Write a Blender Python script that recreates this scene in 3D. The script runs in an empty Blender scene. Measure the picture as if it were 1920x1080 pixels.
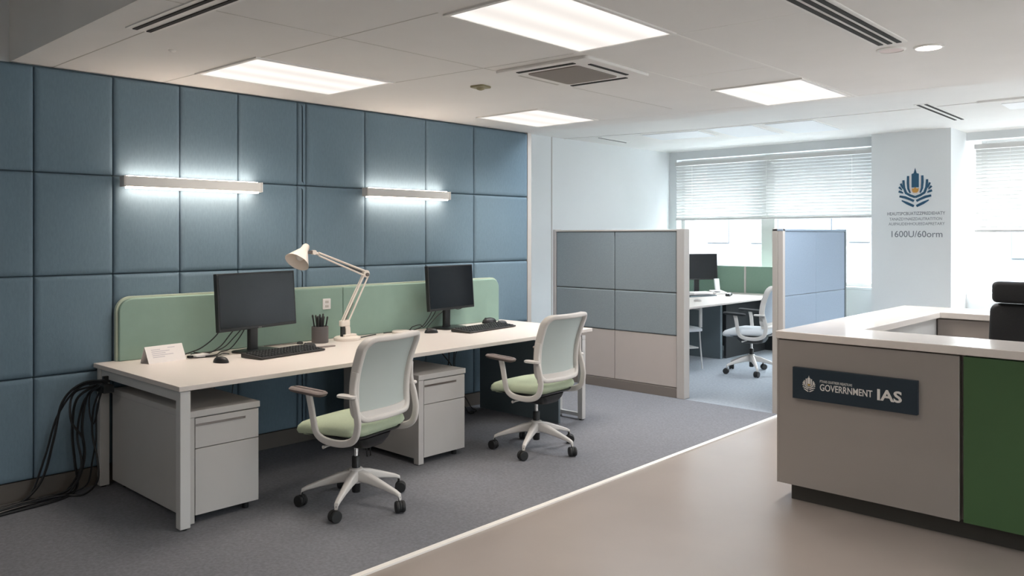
import bpy, bmesh, math, random
from mathutils import Vector, Matrix
random.seed(7)
S = bpy.context.scene
C = S.collection
PI = math.pi

# ------------------------------------------------------------------ camera, light, exposure
FPX, EYE, HORIZON = 1523.0, 1.53, 443.0
YAW = math.atan(1432.0 / FPX)
cd = bpy.data.cameras.new('camera'); cam = bpy.data.objects.new('camera', cd); C.objects.link(cam)
cd.sensor_width = 36.0; cd.lens = 36.0 * FPX / 1920.0
cd.shift_y = -(540.0 - HORIZON) / 1920.0
cd.clip_end = 200
cam.location = (0, 0, EYE); cam.rotation_euler = (PI / 2, 0, YAW)
S.camera = cam
S.view_settings.view_transform = 'Standard'; S.view_settings.look = 'None'
S.view_settings.exposure = 0.9; S.view_settings.gamma = 1.0
S.view_settings.use_curve_mapping = False

TROFFER = 0.50
TROFFER_W = 6.4      # each panel's downward light, watts
SCONCE = 11.5
BAY_W = 2.0
ROW_FILL_W = 16.0  # added fill panels hidden behind the ceiling step
NEAR_FILL_W = 9.0  # added fill panels behind the camera
SKY_LOW, SKY_HIGH = 1.3, 40.0

w = bpy.data.worlds.new('overcast_sky'); S.world = w; w.use_nodes = True
nt = w.node_tree; nt.nodes.clear()
tc = nt.nodes.new('ShaderNodeTexCoord'); sp = nt.nodes.new('ShaderNodeSeparateXYZ')
cr = nt.nodes.new('ShaderNodeMapRange'); cr.inputs[1].default_value = 0.10; cr.inputs[2].default_value = 0.75
cr.inputs[3].default_value = SKY_LOW; cr.inputs[4].default_value = SKY_HIGH
bg = nt.nodes.new('ShaderNodeBackground'); bg.inputs[0].default_value = (0.88, 0.95, 1.0, 1)
wo = nt.nodes.new('ShaderNodeOutputWorld')
nt.links.new(tc.outputs['Generated'], sp.inputs[0]); nt.links.new(sp.outputs['Z'], cr.inputs[0])
nt.links.new(cr.outputs[0], bg.inputs[1]); nt.links.new(bg.outputs[0], wo.inputs[0])

def portal(name, loc, sx, sz):
    l = bpy.data.lights.new(name, 'AREA'); l.shape = 'RECTANGLE'; l.size = sx; l.size_y = sz
    l.cycles.is_portal = True
    o = bpy.data.objects.new(name, l); C.objects.link(o); o.location = loc; o.rotation_euler = (-PI / 2, 0, 0)
def lamp_area(loc, sx_, sy_, watts, rz, spread=115, col=(1.0, 0.90, 0.80)):
    l = bpy.data.lights.new('ceiling_lamp', 'AREA'); l.shape = 'RECTANGLE'; l.size = sx_; l.size_y = sy_
    l.energy = watts; l.color = col; l.spread = math.radians(spread)
    o = bpy.data.objects.new('ceiling_lamp', l); C.objects.link(o); o.location = loc; o.rotation_euler = (0, 0, rz)
    return o
portal('daylight_portal', (-5.25, 11.0, 1.8), 3.0, 1.9)
p_ = bpy.data.lights.new('daylight_portal', 'AREA'); p_.shape = 'RECTANGLE'; p_.size = 1.6; p_.size_y = 8.2; p_.cycles.is_portal = True  # portal for the added right-hand windows
p_o = bpy.data.objects.new('daylight_portal', p_); C.objects.link(p_o); p_o.location = (4.35, 6.3, 1.6); p_o.rotation_euler = (0, PI / 2, 0)
portal('daylight_portal', (-0.9, 11.5, 1.8), 3.8, 1.9)

# ------------------------------------------------------------------ materials
def lin(c):
    return tuple(((x / 255) / 12.92 if x / 255 <= 0.04045 else ((x / 255 + 0.055) / 1.055) ** 2.4) for x in c) + (1,)
M = {}
def mat(name, col, rough=0.5, metal=0.0, noise=0.0, nscale=8.0, bump=0.0, bscale=200.0, spec=0.5, emit=0.0, ecol=None,
        coat=0.0, trans=0.0, stretch=None, bdist=0.002):
    m = bpy.data.materials.new(name); m.use_nodes = True
    n = m.node_tree; b = n.nodes['Principled BSDF']
    c = lin(col)
    b.inputs['Base Color'].default_value = c
    b.inputs['Roughness'].default_value = rough; b.inputs['Metallic'].default_value = metal
    b.inputs['Specular IOR Level'].default_value = spec
    b.inputs['Coat Weight'].default_value = coat
    b.inputs['Transmission Weight'].default_value = trans
    tcn = n.nodes.new('ShaderNodeTexCoord'); mp = n.nodes.new('ShaderNodeMapping')
    n.links.new(tcn.outputs['Object'], mp.inputs[0])
    if stretch: mp.inputs['Scale'].default_value = stretch
    if noise:
        t = n.nodes.new('ShaderNodeTexNoise'); t.inputs['Scale'].default_value = nscale; t.inputs['Detail'].default_value = 6
        n.links.new(mp.outputs[0], t.inputs[0])
        r = n.nodes.new('ShaderNodeMapRange'); r.inputs[1].default_value = 0.3; r.inputs[2].default_value = 0.7
        r.inputs[3].default_value = 1 - noise; r.inputs[4].default_value = 1 + noise
        n.links.new(t.outputs[0], r.inputs[0])
        mx = n.nodes.new('ShaderNodeVectorMath'); mx.operation = 'SCALE'
        mx.inputs[0].default_value = c[:3]; n.links.new(r.outputs[0], mx.inputs['Scale'])
        n.links.new(mx.outputs[0], b.inputs['Base Color'])
    if bump:
        t = n.nodes.new('ShaderNodeTexNoise'); t.inputs['Scale'].default_value = bscale; t.inputs['Detail'].default_value = 3
        n.links.new(mp.outputs[0], t.inputs[0])
        bp = n.nodes.new('ShaderNodeBump'); bp.inputs['Strength'].default_value = bump; bp.inputs['Distance'].default_value = bdist
        n.links.new(t.outputs[0], bp.inputs['Height']); n.links.new(bp.outputs[0], b.inputs['Normal'])
    if emit:
        b.inputs['Emission Color'].default_value = lin(ecol or col); b.inputs['Emission Strength'].default_value = emit
    M[name] = m
    return m

mat('wall_white', (226, 229, 230), 0.7, noise=0.015, nscale=1.5, bump=0.08, bscale=120)
mat('ceiling_white', (232, 230, 227), 0.8, noise=0.015, nscale=3, bump=0.15, bscale=260)
mat('ceiling_grid', (236, 234, 230), 0.5)
mat('ceiling_seam', (190, 186, 180), 0.7)
mat('blue_fabric', (112, 133, 147), 0.9, noise=0.05, nscale=90, bump=0.35, bscale=500, spec=0.15, stretch=(1, 1, 0.35))
mat('seam_dark', (100, 116, 126), 0.9)
mat('trim_beige', (190, 184, 178), 0.5)
mat('baseboard', (96, 90, 84), 0.6)
mat('carpet', (124, 125, 130), 0.98, noise=0.13, nscale=60, bump=0.6, bscale=350, spec=0.05, bdist=0.004)
mat('carpet_pale', (158, 165, 173), 0.98, noise=0.10, nscale=40, bump=0.5, bscale=350, spec=0.05, bdist=0.004)
mat('vinyl', (150, 140, 133), 0.3, noise=0.04, nscale=2.2, spec=0.5, bump=0.02, bscale=30)
mat('strip_white', (238, 234, 228), 0.35)
mat('desk_white', (224, 215, 208), 0.35, noise=0.01, nscale=3, bump=0.02)
mat('metal_white', (206, 205, 203), 0.4, noise=0.01, bump=0.03)
mat('cabinet_grey', (192, 189, 186), 0.45, noise=0.012, bump=0.04)
mat('slot_shade', (40, 39, 38), 0.8)  # near-black strips stand in for the shade inside slots
mat('green_leather', (141, 167, 154), 0.55, noise=0.03, nscale=12, bump=0.1, bscale=300, spec=0.3)
mat('green_piping', (196, 206, 186), 0.5)
mat('black_plastic', (26, 27, 29), 0.42, bump=0.03, bscale=300)
mat('black_satin', (22, 24, 26), 0.3)
mat('screen_glass', (8, 13, 19), 0.2, spec=0.4)
mat('key_black', (44, 43, 43), 0.5)
mat('key_print', (120, 118, 114), 0.6)
mat('rubber', (34, 35, 36), 0.6, bump=0.05)
mat('chrome', (210, 212, 214), 0.12, 1.0)
mat('chair_frame', (214, 210, 206), 0.42, bump=0.02)
mat('chair_pad', (120, 108, 104), 0.6, bump=0.05)
mat('chair_seat', (186, 198, 172), 0.85, noise=0.04, nscale=120, bump=0.3, bscale=500, spec=0.15)
mat('chair_seat_pale', (214, 218, 222), 0.85, noise=0.03, nscale=120, bump=0.3, bscale=500, spec=0.15)
def mesh_material(name, col):
    m = bpy.data.materials.new(name); m.use_nodes = True; n = m.node_tree; b = n.nodes['Principled BSDF']
    b.inputs['Base Color'].default_value = lin(col); b.inputs['Roughness'].default_value = 0.7
    out = n.nodes['Material Output']
    tr = n.nodes.new('ShaderNodeBsdfTransparent'); tl = n.nodes.new('ShaderNodeBsdfTranslucent')
    tl.inputs[0].default_value = lin(col)
    a = n.nodes.new('ShaderNodeMixShader'); a.inputs[0].default_value = 0.25
    n.links.new(b.outputs[0], a.inputs[1]); n.links.new(tl.outputs[0], a.inputs[2])
    c = n.nodes.new('ShaderNodeMixShader'); c.inputs[0].default_value = 0.06
    n.links.new(a.outputs[0], c.inputs[1]); n.links.new(tr.outputs[0], c.inputs[2])
    t = n.nodes.new('ShaderNodeTexNoise'); t.inputs['Scale'].default_value = 600
    bp = n.nodes.new('ShaderNodeBump'); bp.inputs['Strength'].default_value = 0.3; bp.inputs['Distance'].default_value = 0.001
    n.links.new(t.outputs[0], bp.inputs['Height']); n.links.new(bp.outputs[0], b.inputs['Normal'])
    n.links.new(c.outputs[0], out.inputs[0]); M[name] = m
mesh_material('back_mesh', (202, 211, 209))
mesh_material('back_mesh_blue', (188, 200, 212))
mesh_material('blind_slat', (216, 216, 214))
M['blind_slat'].node_tree.nodes['Mix Shader'].inputs[0].default_value = 0.45
mat('lamp_white', (232, 222, 212), 0.35, bump=0.02)
mat('spring_grey', (120, 112, 108), 0.35, 0.7)
mat('cup_grey', (92, 88, 88), 0.5, bump=0.04)
mat('paper', (232, 228, 226), 0.8, bump=0.05)
mat('ink_grey', (196, 192, 198), 0.8)
mat('partition_fabric', (150, 160, 164), 0.9, noise=0.05, nscale=90, bump=0.3, bscale=500, spec=0.15)
mat('partition_daylit', (158, 176, 196), 0.9, noise=0.04, nscale=90, bump=0.3, bscale=500, spec=0.15)  # blue window light put into the colour of the grey-blue fabric
mat('partition_beige', (200, 190, 184), 0.55, noise=0.01, bump=0.03)
mat('partition_base', (130, 121, 115), 0.6)
mat('partition_frame', (196, 190, 185), 0.45)
mat('counter_top', (230, 221, 214), 0.16, noise=0.012, nscale=20, spec=0.5)
mat('counter_grey', (152, 145, 140), 0.5, noise=0.03, nscale=1.2, bump=0.03, stretch=(1, 1, 3))
mat('counter_green', (66, 98, 60), 0.5, noise=0.03, nscale=1.2, bump=0.03)
mat('counter_plinth', (66, 64, 60), 0.6)
mat('counter_inner', (160, 150, 143), 0.5)
mat('sign_navy', (28, 44, 56), 0.45, noise=0.06, nscale=3)
mat('sign_letters', (222, 218, 214), 0.4)
mat('sign_gold', (190, 160, 96), 0.45)
mat('logo_blue', (36, 84, 112), 0.5)
mat('logo_orange', (206, 150, 70), 0.5)
mat('logo_grey', (118, 126, 132), 0.6)
mat('black_leather', (34, 34, 36), 0.5, noise=0.05, nscale=30, bump=0.25, bscale=220)
mat('inner_green', (128, 156, 138), 0.8, noise=0.03, nscale=60, bump=0.2, bscale=400)
mat('dark_panel', (32, 37, 40), 0.7)
mat('mid_panel', (98, 110, 116), 0.6)
mat('facade', (104, 108, 112), 0.8, noise=0.02, nscale=1)
mat('facade_glass', (92, 98, 104), 0.3)
mat('ac_grille', (140, 132, 126), 0.8, bump=0.4, bscale=400)
mat('sensor_olive', (150, 142, 112), 0.5)
mat('unlit_diffuser', (246, 247, 248), 0.5)
mat('bay_glow', (205, 208, 210), 0.5, emit=0.10, ecol=(240, 248, 255))
mat('sconce_glow', (255, 250, 244), 0.5, emit=SCONCE, ecol=(255, 230, 210))
mat('downlight_glow', (255, 250, 244), 0.5, emit=9.0, ecol=(255, 240, 230))
mat('unlit_lens', (226, 210, 206), 0.4)
# troffer diffuser: three lamp tubes showing softly through the lens
m = mat('troffer_glow', (120, 118, 116), 0.5, emit=TROFFER, ecol=(255, 247, 240))
n = m.node_tree; b = n.nodes['Principled BSDF']
tcn = n.nodes.new('ShaderNodeTexCoord'); sx = n.nodes.new('ShaderNodeSeparateXYZ'); n.links.new(tcn.outputs['Object'], sx.inputs[0])
k1 = n.nodes.new('ShaderNodeMath'); k1.operation = 'MULTIPLY'; k1.inputs[1].default_value = 2 * PI / 0.235; n.links.new(sx.outputs['X'], k1.inputs[0])
k2 = n.nodes.new('ShaderNodeMath'); k2.operation = 'COSINE'; n.links.new(k1.outputs[0], k2.inputs[0])
k3 = n.nodes.new('ShaderNodeMapRange'); k3.inputs[1].default_value = -1; k3.inputs[2].default_value = 1
k3.inputs[3].default_value = TROFFER * 0.90; k3.inputs[4].default_value = TROFFER * 1.14
n.links.new(k2.outputs[0], k3.inputs[0]); n.links.new(k3.outputs[0], b.inputs['Emission Strength'])
# clear window pane
m = bpy.data.materials.new('clear_glass'); m.use_nodes = True; n = m.node_tree; n.nodes.clear()
o_ = n.nodes.new('ShaderNodeOutputMaterial'); t_ = n.nodes.new('ShaderNodeBsdfTransparent'); g_ = n.nodes.new('ShaderNodeBsdfGlossy')
g_.inputs['Roughness'].default_value = 0.02; t_.inputs[0].default_value = (0.96, 0.97, 0.97, 1)
mx_ = n.nodes.new('ShaderNodeMixShader'); mx_.inputs[0].default_value = 0.05
n.links.new(t_.outputs[0], mx_.inputs[1]); n.links.new(g_.outputs[0], mx_.inputs[2]); n.links.new(mx_.outputs[0], o_.inputs[0])
M['clear_glass'] = m

# ------------------------------------------------------------------ mesh helpers
class MB:
    def __init__(s): s.v = []; s.f = []; s.X = None
    def add(s, vs, fs):
        k = len(s.v)
        if s.X is not None: vs = [tuple(s.X @ Vector(p)) for p in vs]
        s.v += [tuple(p) for p in vs]; s.f += [tuple(i + k for i in f) for f in fs]; return s
    def box(s, a, b):
        x0, y0, z0 = a; x1, y1, z1 = b
        x0, x1 = min(x0, x1), max(x0, x1); y0, y1 = min(y0, y1), max(y0, y1); z0, z1 = min(z0, z1), max(z0, z1)
        vs = [(x0, y0, z0), (x1, y0, z0), (x1, y1, z0), (x0, y1, z0), (x0, y0, z1), (x1, y0, z1), (x1, y1, z1), (x0, y1, z1)]
        return s.add(vs, [(0, 3, 2, 1), (4, 5, 6, 7), (0, 1, 5, 4), (1, 2, 6, 5), (2, 3, 7, 6), (3, 0, 4, 7)])
    def prism(s, poly, z0, z1, axes='xyz'):
        # poly in 2D extruded along the third axis
        n = len(poly)
        def q(a, b, c):
            d = {axes[0]: a, axes[1]: b, axes[2]: c}; return (d['x'], d['y'], d['z'])
        vs = [q(a, b, z0) for a, b in poly] + [q(a, b, z1) for a, b in poly]
        fs = [tuple(range(n))[::-1], tuple(range(n, 2 * n))] + [(i, (i + 1) % n, n + (i + 1) % n, n + i) for i in range(n)]
        return s.add(vs, fs)
    def loft(s, rings, cap=True):
        n = len(rings[0]); vs = [p for r in rings for p in r]
        fs = [(k * n + i, k * n + (i + 1) % n, (k + 1) * n + (i + 1) % n, (k + 1) * n + i) for k in range(len(rings) - 1) for i in range(n)]
        if cap: fs += [tuple(range(n))[::-1], tuple((len(rings) - 1) * n + i for i in range(n))]
        return s.add(vs, fs)
    def sweep(s, path, sec, closed=False, up=None, scale=None):
        P = [Vector(p) for p in path]; n = len(P); rings = []
        prev = None
        for i in range(n):
            if closed: t = (P[(i + 1) % n] - P[i - 1])
            else: t = P[min(i + 1, n - 1)] - P[max(i - 1, 0)]
            t.normalize()
            if up is not None: u = Vector(up)
            elif prev is not None: u = prev
            else: u = Vector((0, 0, 1)) if abs(t.z) < 0.9 else Vector((1, 0, 0))
            u = u - t * u.dot(t)
            if u.length < 1e-5: u = Vector((1, 0, 0)) - t * t.x
            u.normalize(); prev = u; v = t.cross(u)
            k = scale[i] if scale else 1.0
            rings.append([tuple(P[i] + v * (a * k) + u * (c * k)) for a, c in sec])
        if closed: rings.append(rings[0])
        return s.loft(rings, not closed)
    def tube(s, path, r, n=10, closed=False):
        if isinstance(r, (list, tuple)): sc = [x / r[0] for x in r]; r = r[0]
        else: sc = None
        return s.sweep(path, [(r * math.cos(2 * PI * i / n), r * math.sin(2 * PI * i / n)) for i in range(n)], closed, None, sc)
    def lathe(s, prof, c=(0, 0, 0), n=24, axis=(0, 0, 1), cap=True):
        A = Vector(axis).normalized(); q = A.to_track_quat('Z', 'Y'); c = Vector(c)
        rings = [[tuple(c + q @ Vector((r * math.cos(2 * PI * i / n), r * math.sin(2 * PI * i / n), z))) for i in range(n)] for r, z in prof]
        return s.loft(rings, cap)
def rrect(w_, h_, r, n=5, cx=0, cy=0):
    out = []
    for k, (sx_, sy_) in enumerate([(1, 1), (-1, 1), (-1, -1), (1, -1)]):
        for i in range(n + 1):
            a_ = PI / 2 * k + PI / 2 * i / n
            out.append((cx + sx_ * (w_ / 2 - r) + r * math.cos(a_), cy + sy_ * (h_ / 2 - r) + r * math.sin(a_)))
    return out
def smooth_path(pts, k=8):
    P = [Vector(p) for p in pts]; P = [2 * P[0] - P[1]] + P + [2 * P[-1] - P[-2]]; out = []
    for i in range(1, len(P) - 2):
        for j in range(k):
            t = j / k; a_, b_, c_, d_ = P[i - 1], P[i], P[i + 1], P[i + 2]
            out.append(tuple(0.5 * ((2 * b_) + (c_ - a_) * t + (2 * a_ - 5 * b_ + 4 * c_ - d_) * t * t + (3 * b_ - a_ - 3 * c_ + d_) * t ** 3)))
    out.append(tuple(P[-2])); return out

def ob(name, mb, material, parent=None, loc=(0, 0, 0), bev=0.0, smooth=False, kind=None, label=None, cat=None, group=None, segs=2, sub=0):
    me = bpy.data.meshes.new(name); me.from_pydata(mb.v, [], mb.f)
    bm = bmesh.new(); bm.from_mesh(me); bmesh.ops.recalc_face_normals(bm, faces=bm.faces); bm.to_mesh(me); bm.free()
    me.materials.append(M[material]); me.update()
    if smooth:
        for p in me.polygons: p.use_smooth = True
        try: me.set_sharp_from_angle(angle=math.radians(50))
        except Exception: pass
    o = bpy.data.objects.new(name, me); C.objects.link(o); o.location = loc
    if parent: o.parent = parent
    if bev:
        b_ = o.modifiers.new('bevel', 'BEVEL'); b_.width = bev; b_.segments = segs; b_.limit_method = 'ANGLE'; b_.angle_limit = math.radians(40)
    if sub:
        b_ = o.modifiers.new('sub', 'SUBSURF'); b_.levels = sub; b_.render_levels = sub
    if kind: o['kind'] = kind
    if label: o['label'] = label
    if cat: o['category'] = cat
    if group: o['group'] = group
    return o
def thing(name, label, cat, loc=(0, 0, 0), rz=0.0, group=None):
    o = bpy.data.objects.new(name, None); C.objects.link(o); o.location = loc; o.rotation_euler = (0, 0, rz)
    o.empty_display_size = 0.1
    o['label'] = label; o['category'] = cat
    if group: o['group'] = group
    return o
def copy_thing(root, loc, rz, label, group=None):
    r = root.copy(); C.objects.link(r); r.location = loc; r.rotation_euler = (0, 0, rz); r['label'] = label
    if group: r['group'] = group
    def rec(src, dst):
        for ch in list(src.children):
            c_ = ch.copy(); C.objects.link(c_); c_.parent = dst; rec(ch, c_)
    rec(root, r); return r
def B(*boxes):
    mb = MB()
    for a_, b_ in boxes: mb.box(a_, b_)
    return mb
def struct(name, mb, material, **k): return ob(name, mb, material, kind='structure', **k)
def text_mesh(name, body, size, material, parent, X, width=None, bold=0.0, ext=0.0008):
    cu = bpy.data.curves.new(name, 'FONT'); cu.body = body; cu.size = size; cu.extrude = ext; cu.offset = bold
    cu.align_x = 'LEFT'; cu.resolution_u = 3
    t = bpy.data.objects.new(name, cu); C.objects.link(t)
    bpy.context.view_layer.update()
    me = bpy.data.meshes.new_from_object(t.evaluated_get(bpy.context.evaluated_depsgraph_get()))
    bpy.data.objects.remove(t)
    xs = [v.co.x for v in me.vertices]
    k = width / (max(xs) - min(xs)) if width else 1.0; x0 = min(xs)
    for v in me.vertices: v.co = X @ Vector(((v.co.x - x0) * k, v.co.y, v.co.z))
    me.materials.clear(); me.materials.append(M[material])
    o = bpy.data.objects.new(name, me); C.objects.link(o)
    if parent: o.parent = parent
    return o

# ------------------------------------------------------------------ the room
WX, CH, BCH = -5.3, 2.53, 2.82      # left wall plane, main ceiling, window-bay ceiling
FX, FY = -6.85, 10.85               # bay left wall, window wall
struct('floor', MB().prism([(-2.93, -2.6), (4.2, -2.6), (4.2, 12.0), (-3.10, 12.0), (-3.085, 6.64)], -0.1, 0.0), 'vinyl')
struct('floor', MB().prism([(-5.4, -2.6), (-2.93, -2.6), (-3.085, 6.64), (-6.95, 6.64), (-6.95, 5.9), (-5.4, 5.9)], -0.1, 0.004), 'carpet')
struct('floor', MB().prism([(-6.95, 6.64), (-3.085, 6.64), (-3.10, 12.0), (-6.95, 12.0)], -0.1, 0.002), 'carpet_pale')
struct('trim_1', MB().prism([(-2.94, -2.5), (-2.905, -2.5), (-3.066, 6.64), (-3.10, 6.64)], -0.01, 0.009), 'strip_white')
struct('wall_left', B(((-5.5, -2.6, 0), (WX, 5.83, 3.1)), ((-6.95, 5.75, 0), (WX - 0.0, 5.83, 3.1))), 'wall_white')
struct('trim_2', B(((WX - 0.02, 5.82, 0), (WX + 0.035, 5.875, CH))), 'trim_beige', bev=0.003)
struct('baseboard_left', B(((WX, -2.5, 0), (WX + 0.03, 5.82, 0.115))), 'baseboard', bev=0.004)
struct('wall_bay', B(((FX - 0.15, 5.8, 0), (FX, 12.0, 3.1)), ((FX, 8.035, 0), (FX + 0.001, 8.05, 2.75))), 'wall_white')
struct('trim_3', B(((FX, 8.03, 0), (FX + 0.004, 8.045, BCH))), 'ceiling_seam')
struct('wall_back', B(((-5.5, -2.8, 0), (4.3, -2.6, 3.1))), 'wall_white')
struct('wall_right', B(((4.2, -2.8, 0), (4.4, 12.0, 0.85)), ((4.2, -2.8, 2.35), (4.4, 12.0, 3.1)), ((4.2, -2.8, 0.8), (4.4, 2.3, 2.4)), ((4.2, 10.3, 0.8), (4.4, 12.0, 2.4))), 'wall_white')
wr = MB()
for k_ in range(1, 6): wr.box((4.28, 0.3 + k_ * 2.0 - 0.03, 0.85), (4.34, 0.3 + k_ * 2.0 + 0.03, 2.35))
wr.box((4.28, 2.3, 0.85), (4.34, 10.3, 0.90)); wr.box((4.28, 2.3, 2.30), (4.34, 10.3, 2.35))
w3 = struct('window_3', wr, 'metal_white')  # unseen windows, added to let fill daylight in from the right
ob('pane', B(((4.30, 2.3, 0.88), (4.306, 10.3, 2.32))), 'clear_glass', w3)
# ceilings
struct('ceiling', MB().prism([(-5.35, 1.42), (4.2, 1.42), (4.2, 5.98), (-3.7, 5.98), (-5.35, 5.84)], CH, 3.02), 'ceiling_white')
struct('ceiling', B(((-5.5, -2.8, 3.0), (4.4, 1.5, 3.1))), 'ceiling_white')
struct('ceiling', MB().prism([(-7.0, 5.7), (4.4, 5.7), (4.4, 12.0), (-7.0, 12.0)], BCH, 3.05), 'ceiling_white')
# lower step along the window side of the bay ceiling
struct('trim_4', MB().prism([(FX, 8.28), (-4.99, 8.68), (-2.5, 8.76), (4.2, 8.8), (4.2, 8.83), (-2.5, 8.79), (-4.99, 8.71), (FX, 8.31)], BCH - 0.006, BCH + 0.01), 'ceiling_grid')
g = MB()
def gl(a_, b_, wd=0.012):
    a_, b_ = Vector(a_), Vector(b_); d = (b_ - a_).normalized(); n_ = Vector((-d.y, d.x)) * wd / 2
    g.prism([tuple(a_ + n_), tuple(b_ + n_), tuple(b_ - n_), tuple(a_ - n_)], CH - 0.0008, CH + 0.004)
gl((-2.165, 1.42), (-2.175, 5.93), 0.018); gl((-2.765, 3.47), (-2.80, 5.93)); gl((-2.165, 3.49), (-1.50, 3.55)); gl((-2.73, 4.47), (-2.167, 4.53))
gl((-3.42, 3.45), (-2.73, 3.46)); gl((-2.17, 5.9), (-1.6, 5.93), 0.01); gl((-4.86, 5.55), (-2.2, 5.93), 0.01)
struct('trim_5', g, 'ceiling_grid')
g = MB()
gl((-5.3, 1.64), (-1.9, 1.70), 0.007); gl((-5.3, 2.29), (-2.73, 2.42), 0.007); gl((-3.42, 1.42), (-3.45, 5.5), 0.006); gl((-4.17, 3.33), (-2.8, 3.47), 0.006)
gl((-2.0, 2.3), (4.2, 2.4), 0.006)
struct('trim_6', g, 'ceiling_seam')

# window wall with openings, column
COLX0, COLX1, COLY = -3.725, -2.81, 10.6
struct('wall_far', B(((-6.95, FY, 0), (COLX0 + 0.05, FY + 0.35, 0.86)), ((-6.95, FY, 2.70), (COLX0 + 0.05, FY + 0.35, 3.05)),
                     ((-6.95, FY, 0.86), (-6.72, FY + 0.35, 2.70)),
                     ((COLX1 - 0.05, 11.25, 0), (4.3, 11.6, 0.83)), ((COLX1 - 0.05, 11.25, 2.72), (4.3, 11.6, 3.05)),
                     ((1.2, 11.25, 0.83), (4.3, 11.6, 2.72))), 'wall_white')
struct('wall_column', B(((COLX0, COLY, 0), (COLX1, 11.7, 3.05))), 'wall_white')
struct('baseboard_far', B(((-6.8, FY - 0.015, 0), (COLX0, FY, 0.1))), 'trim_beige')

def window(idx, x0, x1, z0, z1, y, muls):
    f = MB(); t = 0.055
    f.box((x0, y, z0), (x0 + t, y + 0.06, z1)); f.box((x1 - t, y, z0), (x1, y + 0.06, z1))
    f.box((x0 + t, y, z0), (x1 - t, y + 0.06, z0 + t)); f.box((x0 + t, y, z1 - t), (x1 - t, y + 0.06, z1))
    for m_, wd in muls: f.box((m_ - wd / 2, y - 0.01, z0 + t), (m_ + wd / 2, y + 0.07, z1 - t))
    o = struct('window_%d' % idx, f, 'metal_white', bev=0.004)
    ob('pane', B(((x0 + t, y + 0.025, z0 + t), (x1 - t, y + 0.032, z1 - t))), 'clear_glass', o)
    ob('sill', B(((x0, y - 0.16, z0 - 0.03), (x1, y + 0.02, z0 + 0.004))), 'wall_white', o, bev=0.004)
    return o
window(1, -6.72, COLX0 + 0.005, 0.86, 2.70, FY + 0.15, [(-5.30, 0.20)])
window(2, -2.68, 1.2, 0.83, 2.72, 11.42, [(-0.9, 0.1)])

def blind(name_label, x0, x1, zt, zb, y):
    r = thing('window_blind', name_label, 'blind', ((x0 + x1) / 2, y, zt))
    hw = (x1 - x0) / 2
    ob('headrail', B(((-hw, -0.035, -0.06), (hw, 0.035, 0.0))), 'metal_white', r, bev=0.004)
    s = MB(); L = zt - 0.07 - zb; nn = int(L / 0.043)
    for i in range(nn):
        z = -0.085 - i * 0.043; a_ = math.radians(52); c_, d_ = 0.024 * math.cos(a_), 0.024 * math.sin(a_)
        rings = []
        for xx in (-hw + 0.01, hw - 0.01):
            rings.append([(xx, -c_, z + d_), (xx, -0.004, z + 0.006), (xx, c_, z - d_), (xx, c_ - 0.0015, z - d_ - 0.001), (xx, -0.006, z + 0.004), (xx, -c_ - 0.0015, z + d_ - 0.001)])
        s.loft(rings)
    ob('slats', s, 'blind_slat', r)
    ob('bottom_rail', B(((-hw, -0.02, zb - zt), (hw, 0.02, zb - zt + 0.03))), 'metal_white', r, bev=0.004)
    for q in (-0.8, 0, 0.8): ob('ladder_cord', MB().tube([(q * hw, -0.03, -0.05), (q * hw, -0.03, zb - zt + 0.01)], 0.0015, 5), 'paper', r)
    return r
blind('wide white slatted blind half lowered over the window left of the logo column', -6.70, COLX0 - 0.01, 2.66, 1.77, FY - 0.05)
blind('white slatted blind half lowered over the window right of the logo column', -2.70, 1.15, 2.66, 1.58, 11.20)

# pale buildings across the street
def building(lbl, x0, x1, y0, y1, z0, z1, cols, rows):
    r = thing('building', lbl, 'building', ((x0 + x1) / 2, y0, z0))
    hw = (x1 - x0) / 2
    ob('wall', B(((-hw, 0, 0), (hw, y1 - y0, z1 - z0))), 'facade', r)
    for i in range(cols):
        for j in range(rows):
            cx = -hw + (i + 0.5) * 2 * hw / cols; cz = (j + 0.5) * (z1 - z0) / rows
            ob('window', B(((cx - hw / cols * 0.55, -0.06, cz - 0.65), (cx + hw / cols * 0.55, 0.02, cz + 0.65))), 'facade_glass', r)
building('pale office block seen through the left window', -24, -11.5, 30, 36, -8, 9, 6, 6)
building('pale low building seen through the right window', -7.5, 4, 34, 40, -10, 3.0, 5, 4)
building('pale tall tower behind glass between blind and blue partition', -10.5, -8, 27, 31, -8, 12, 2, 7)

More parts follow.
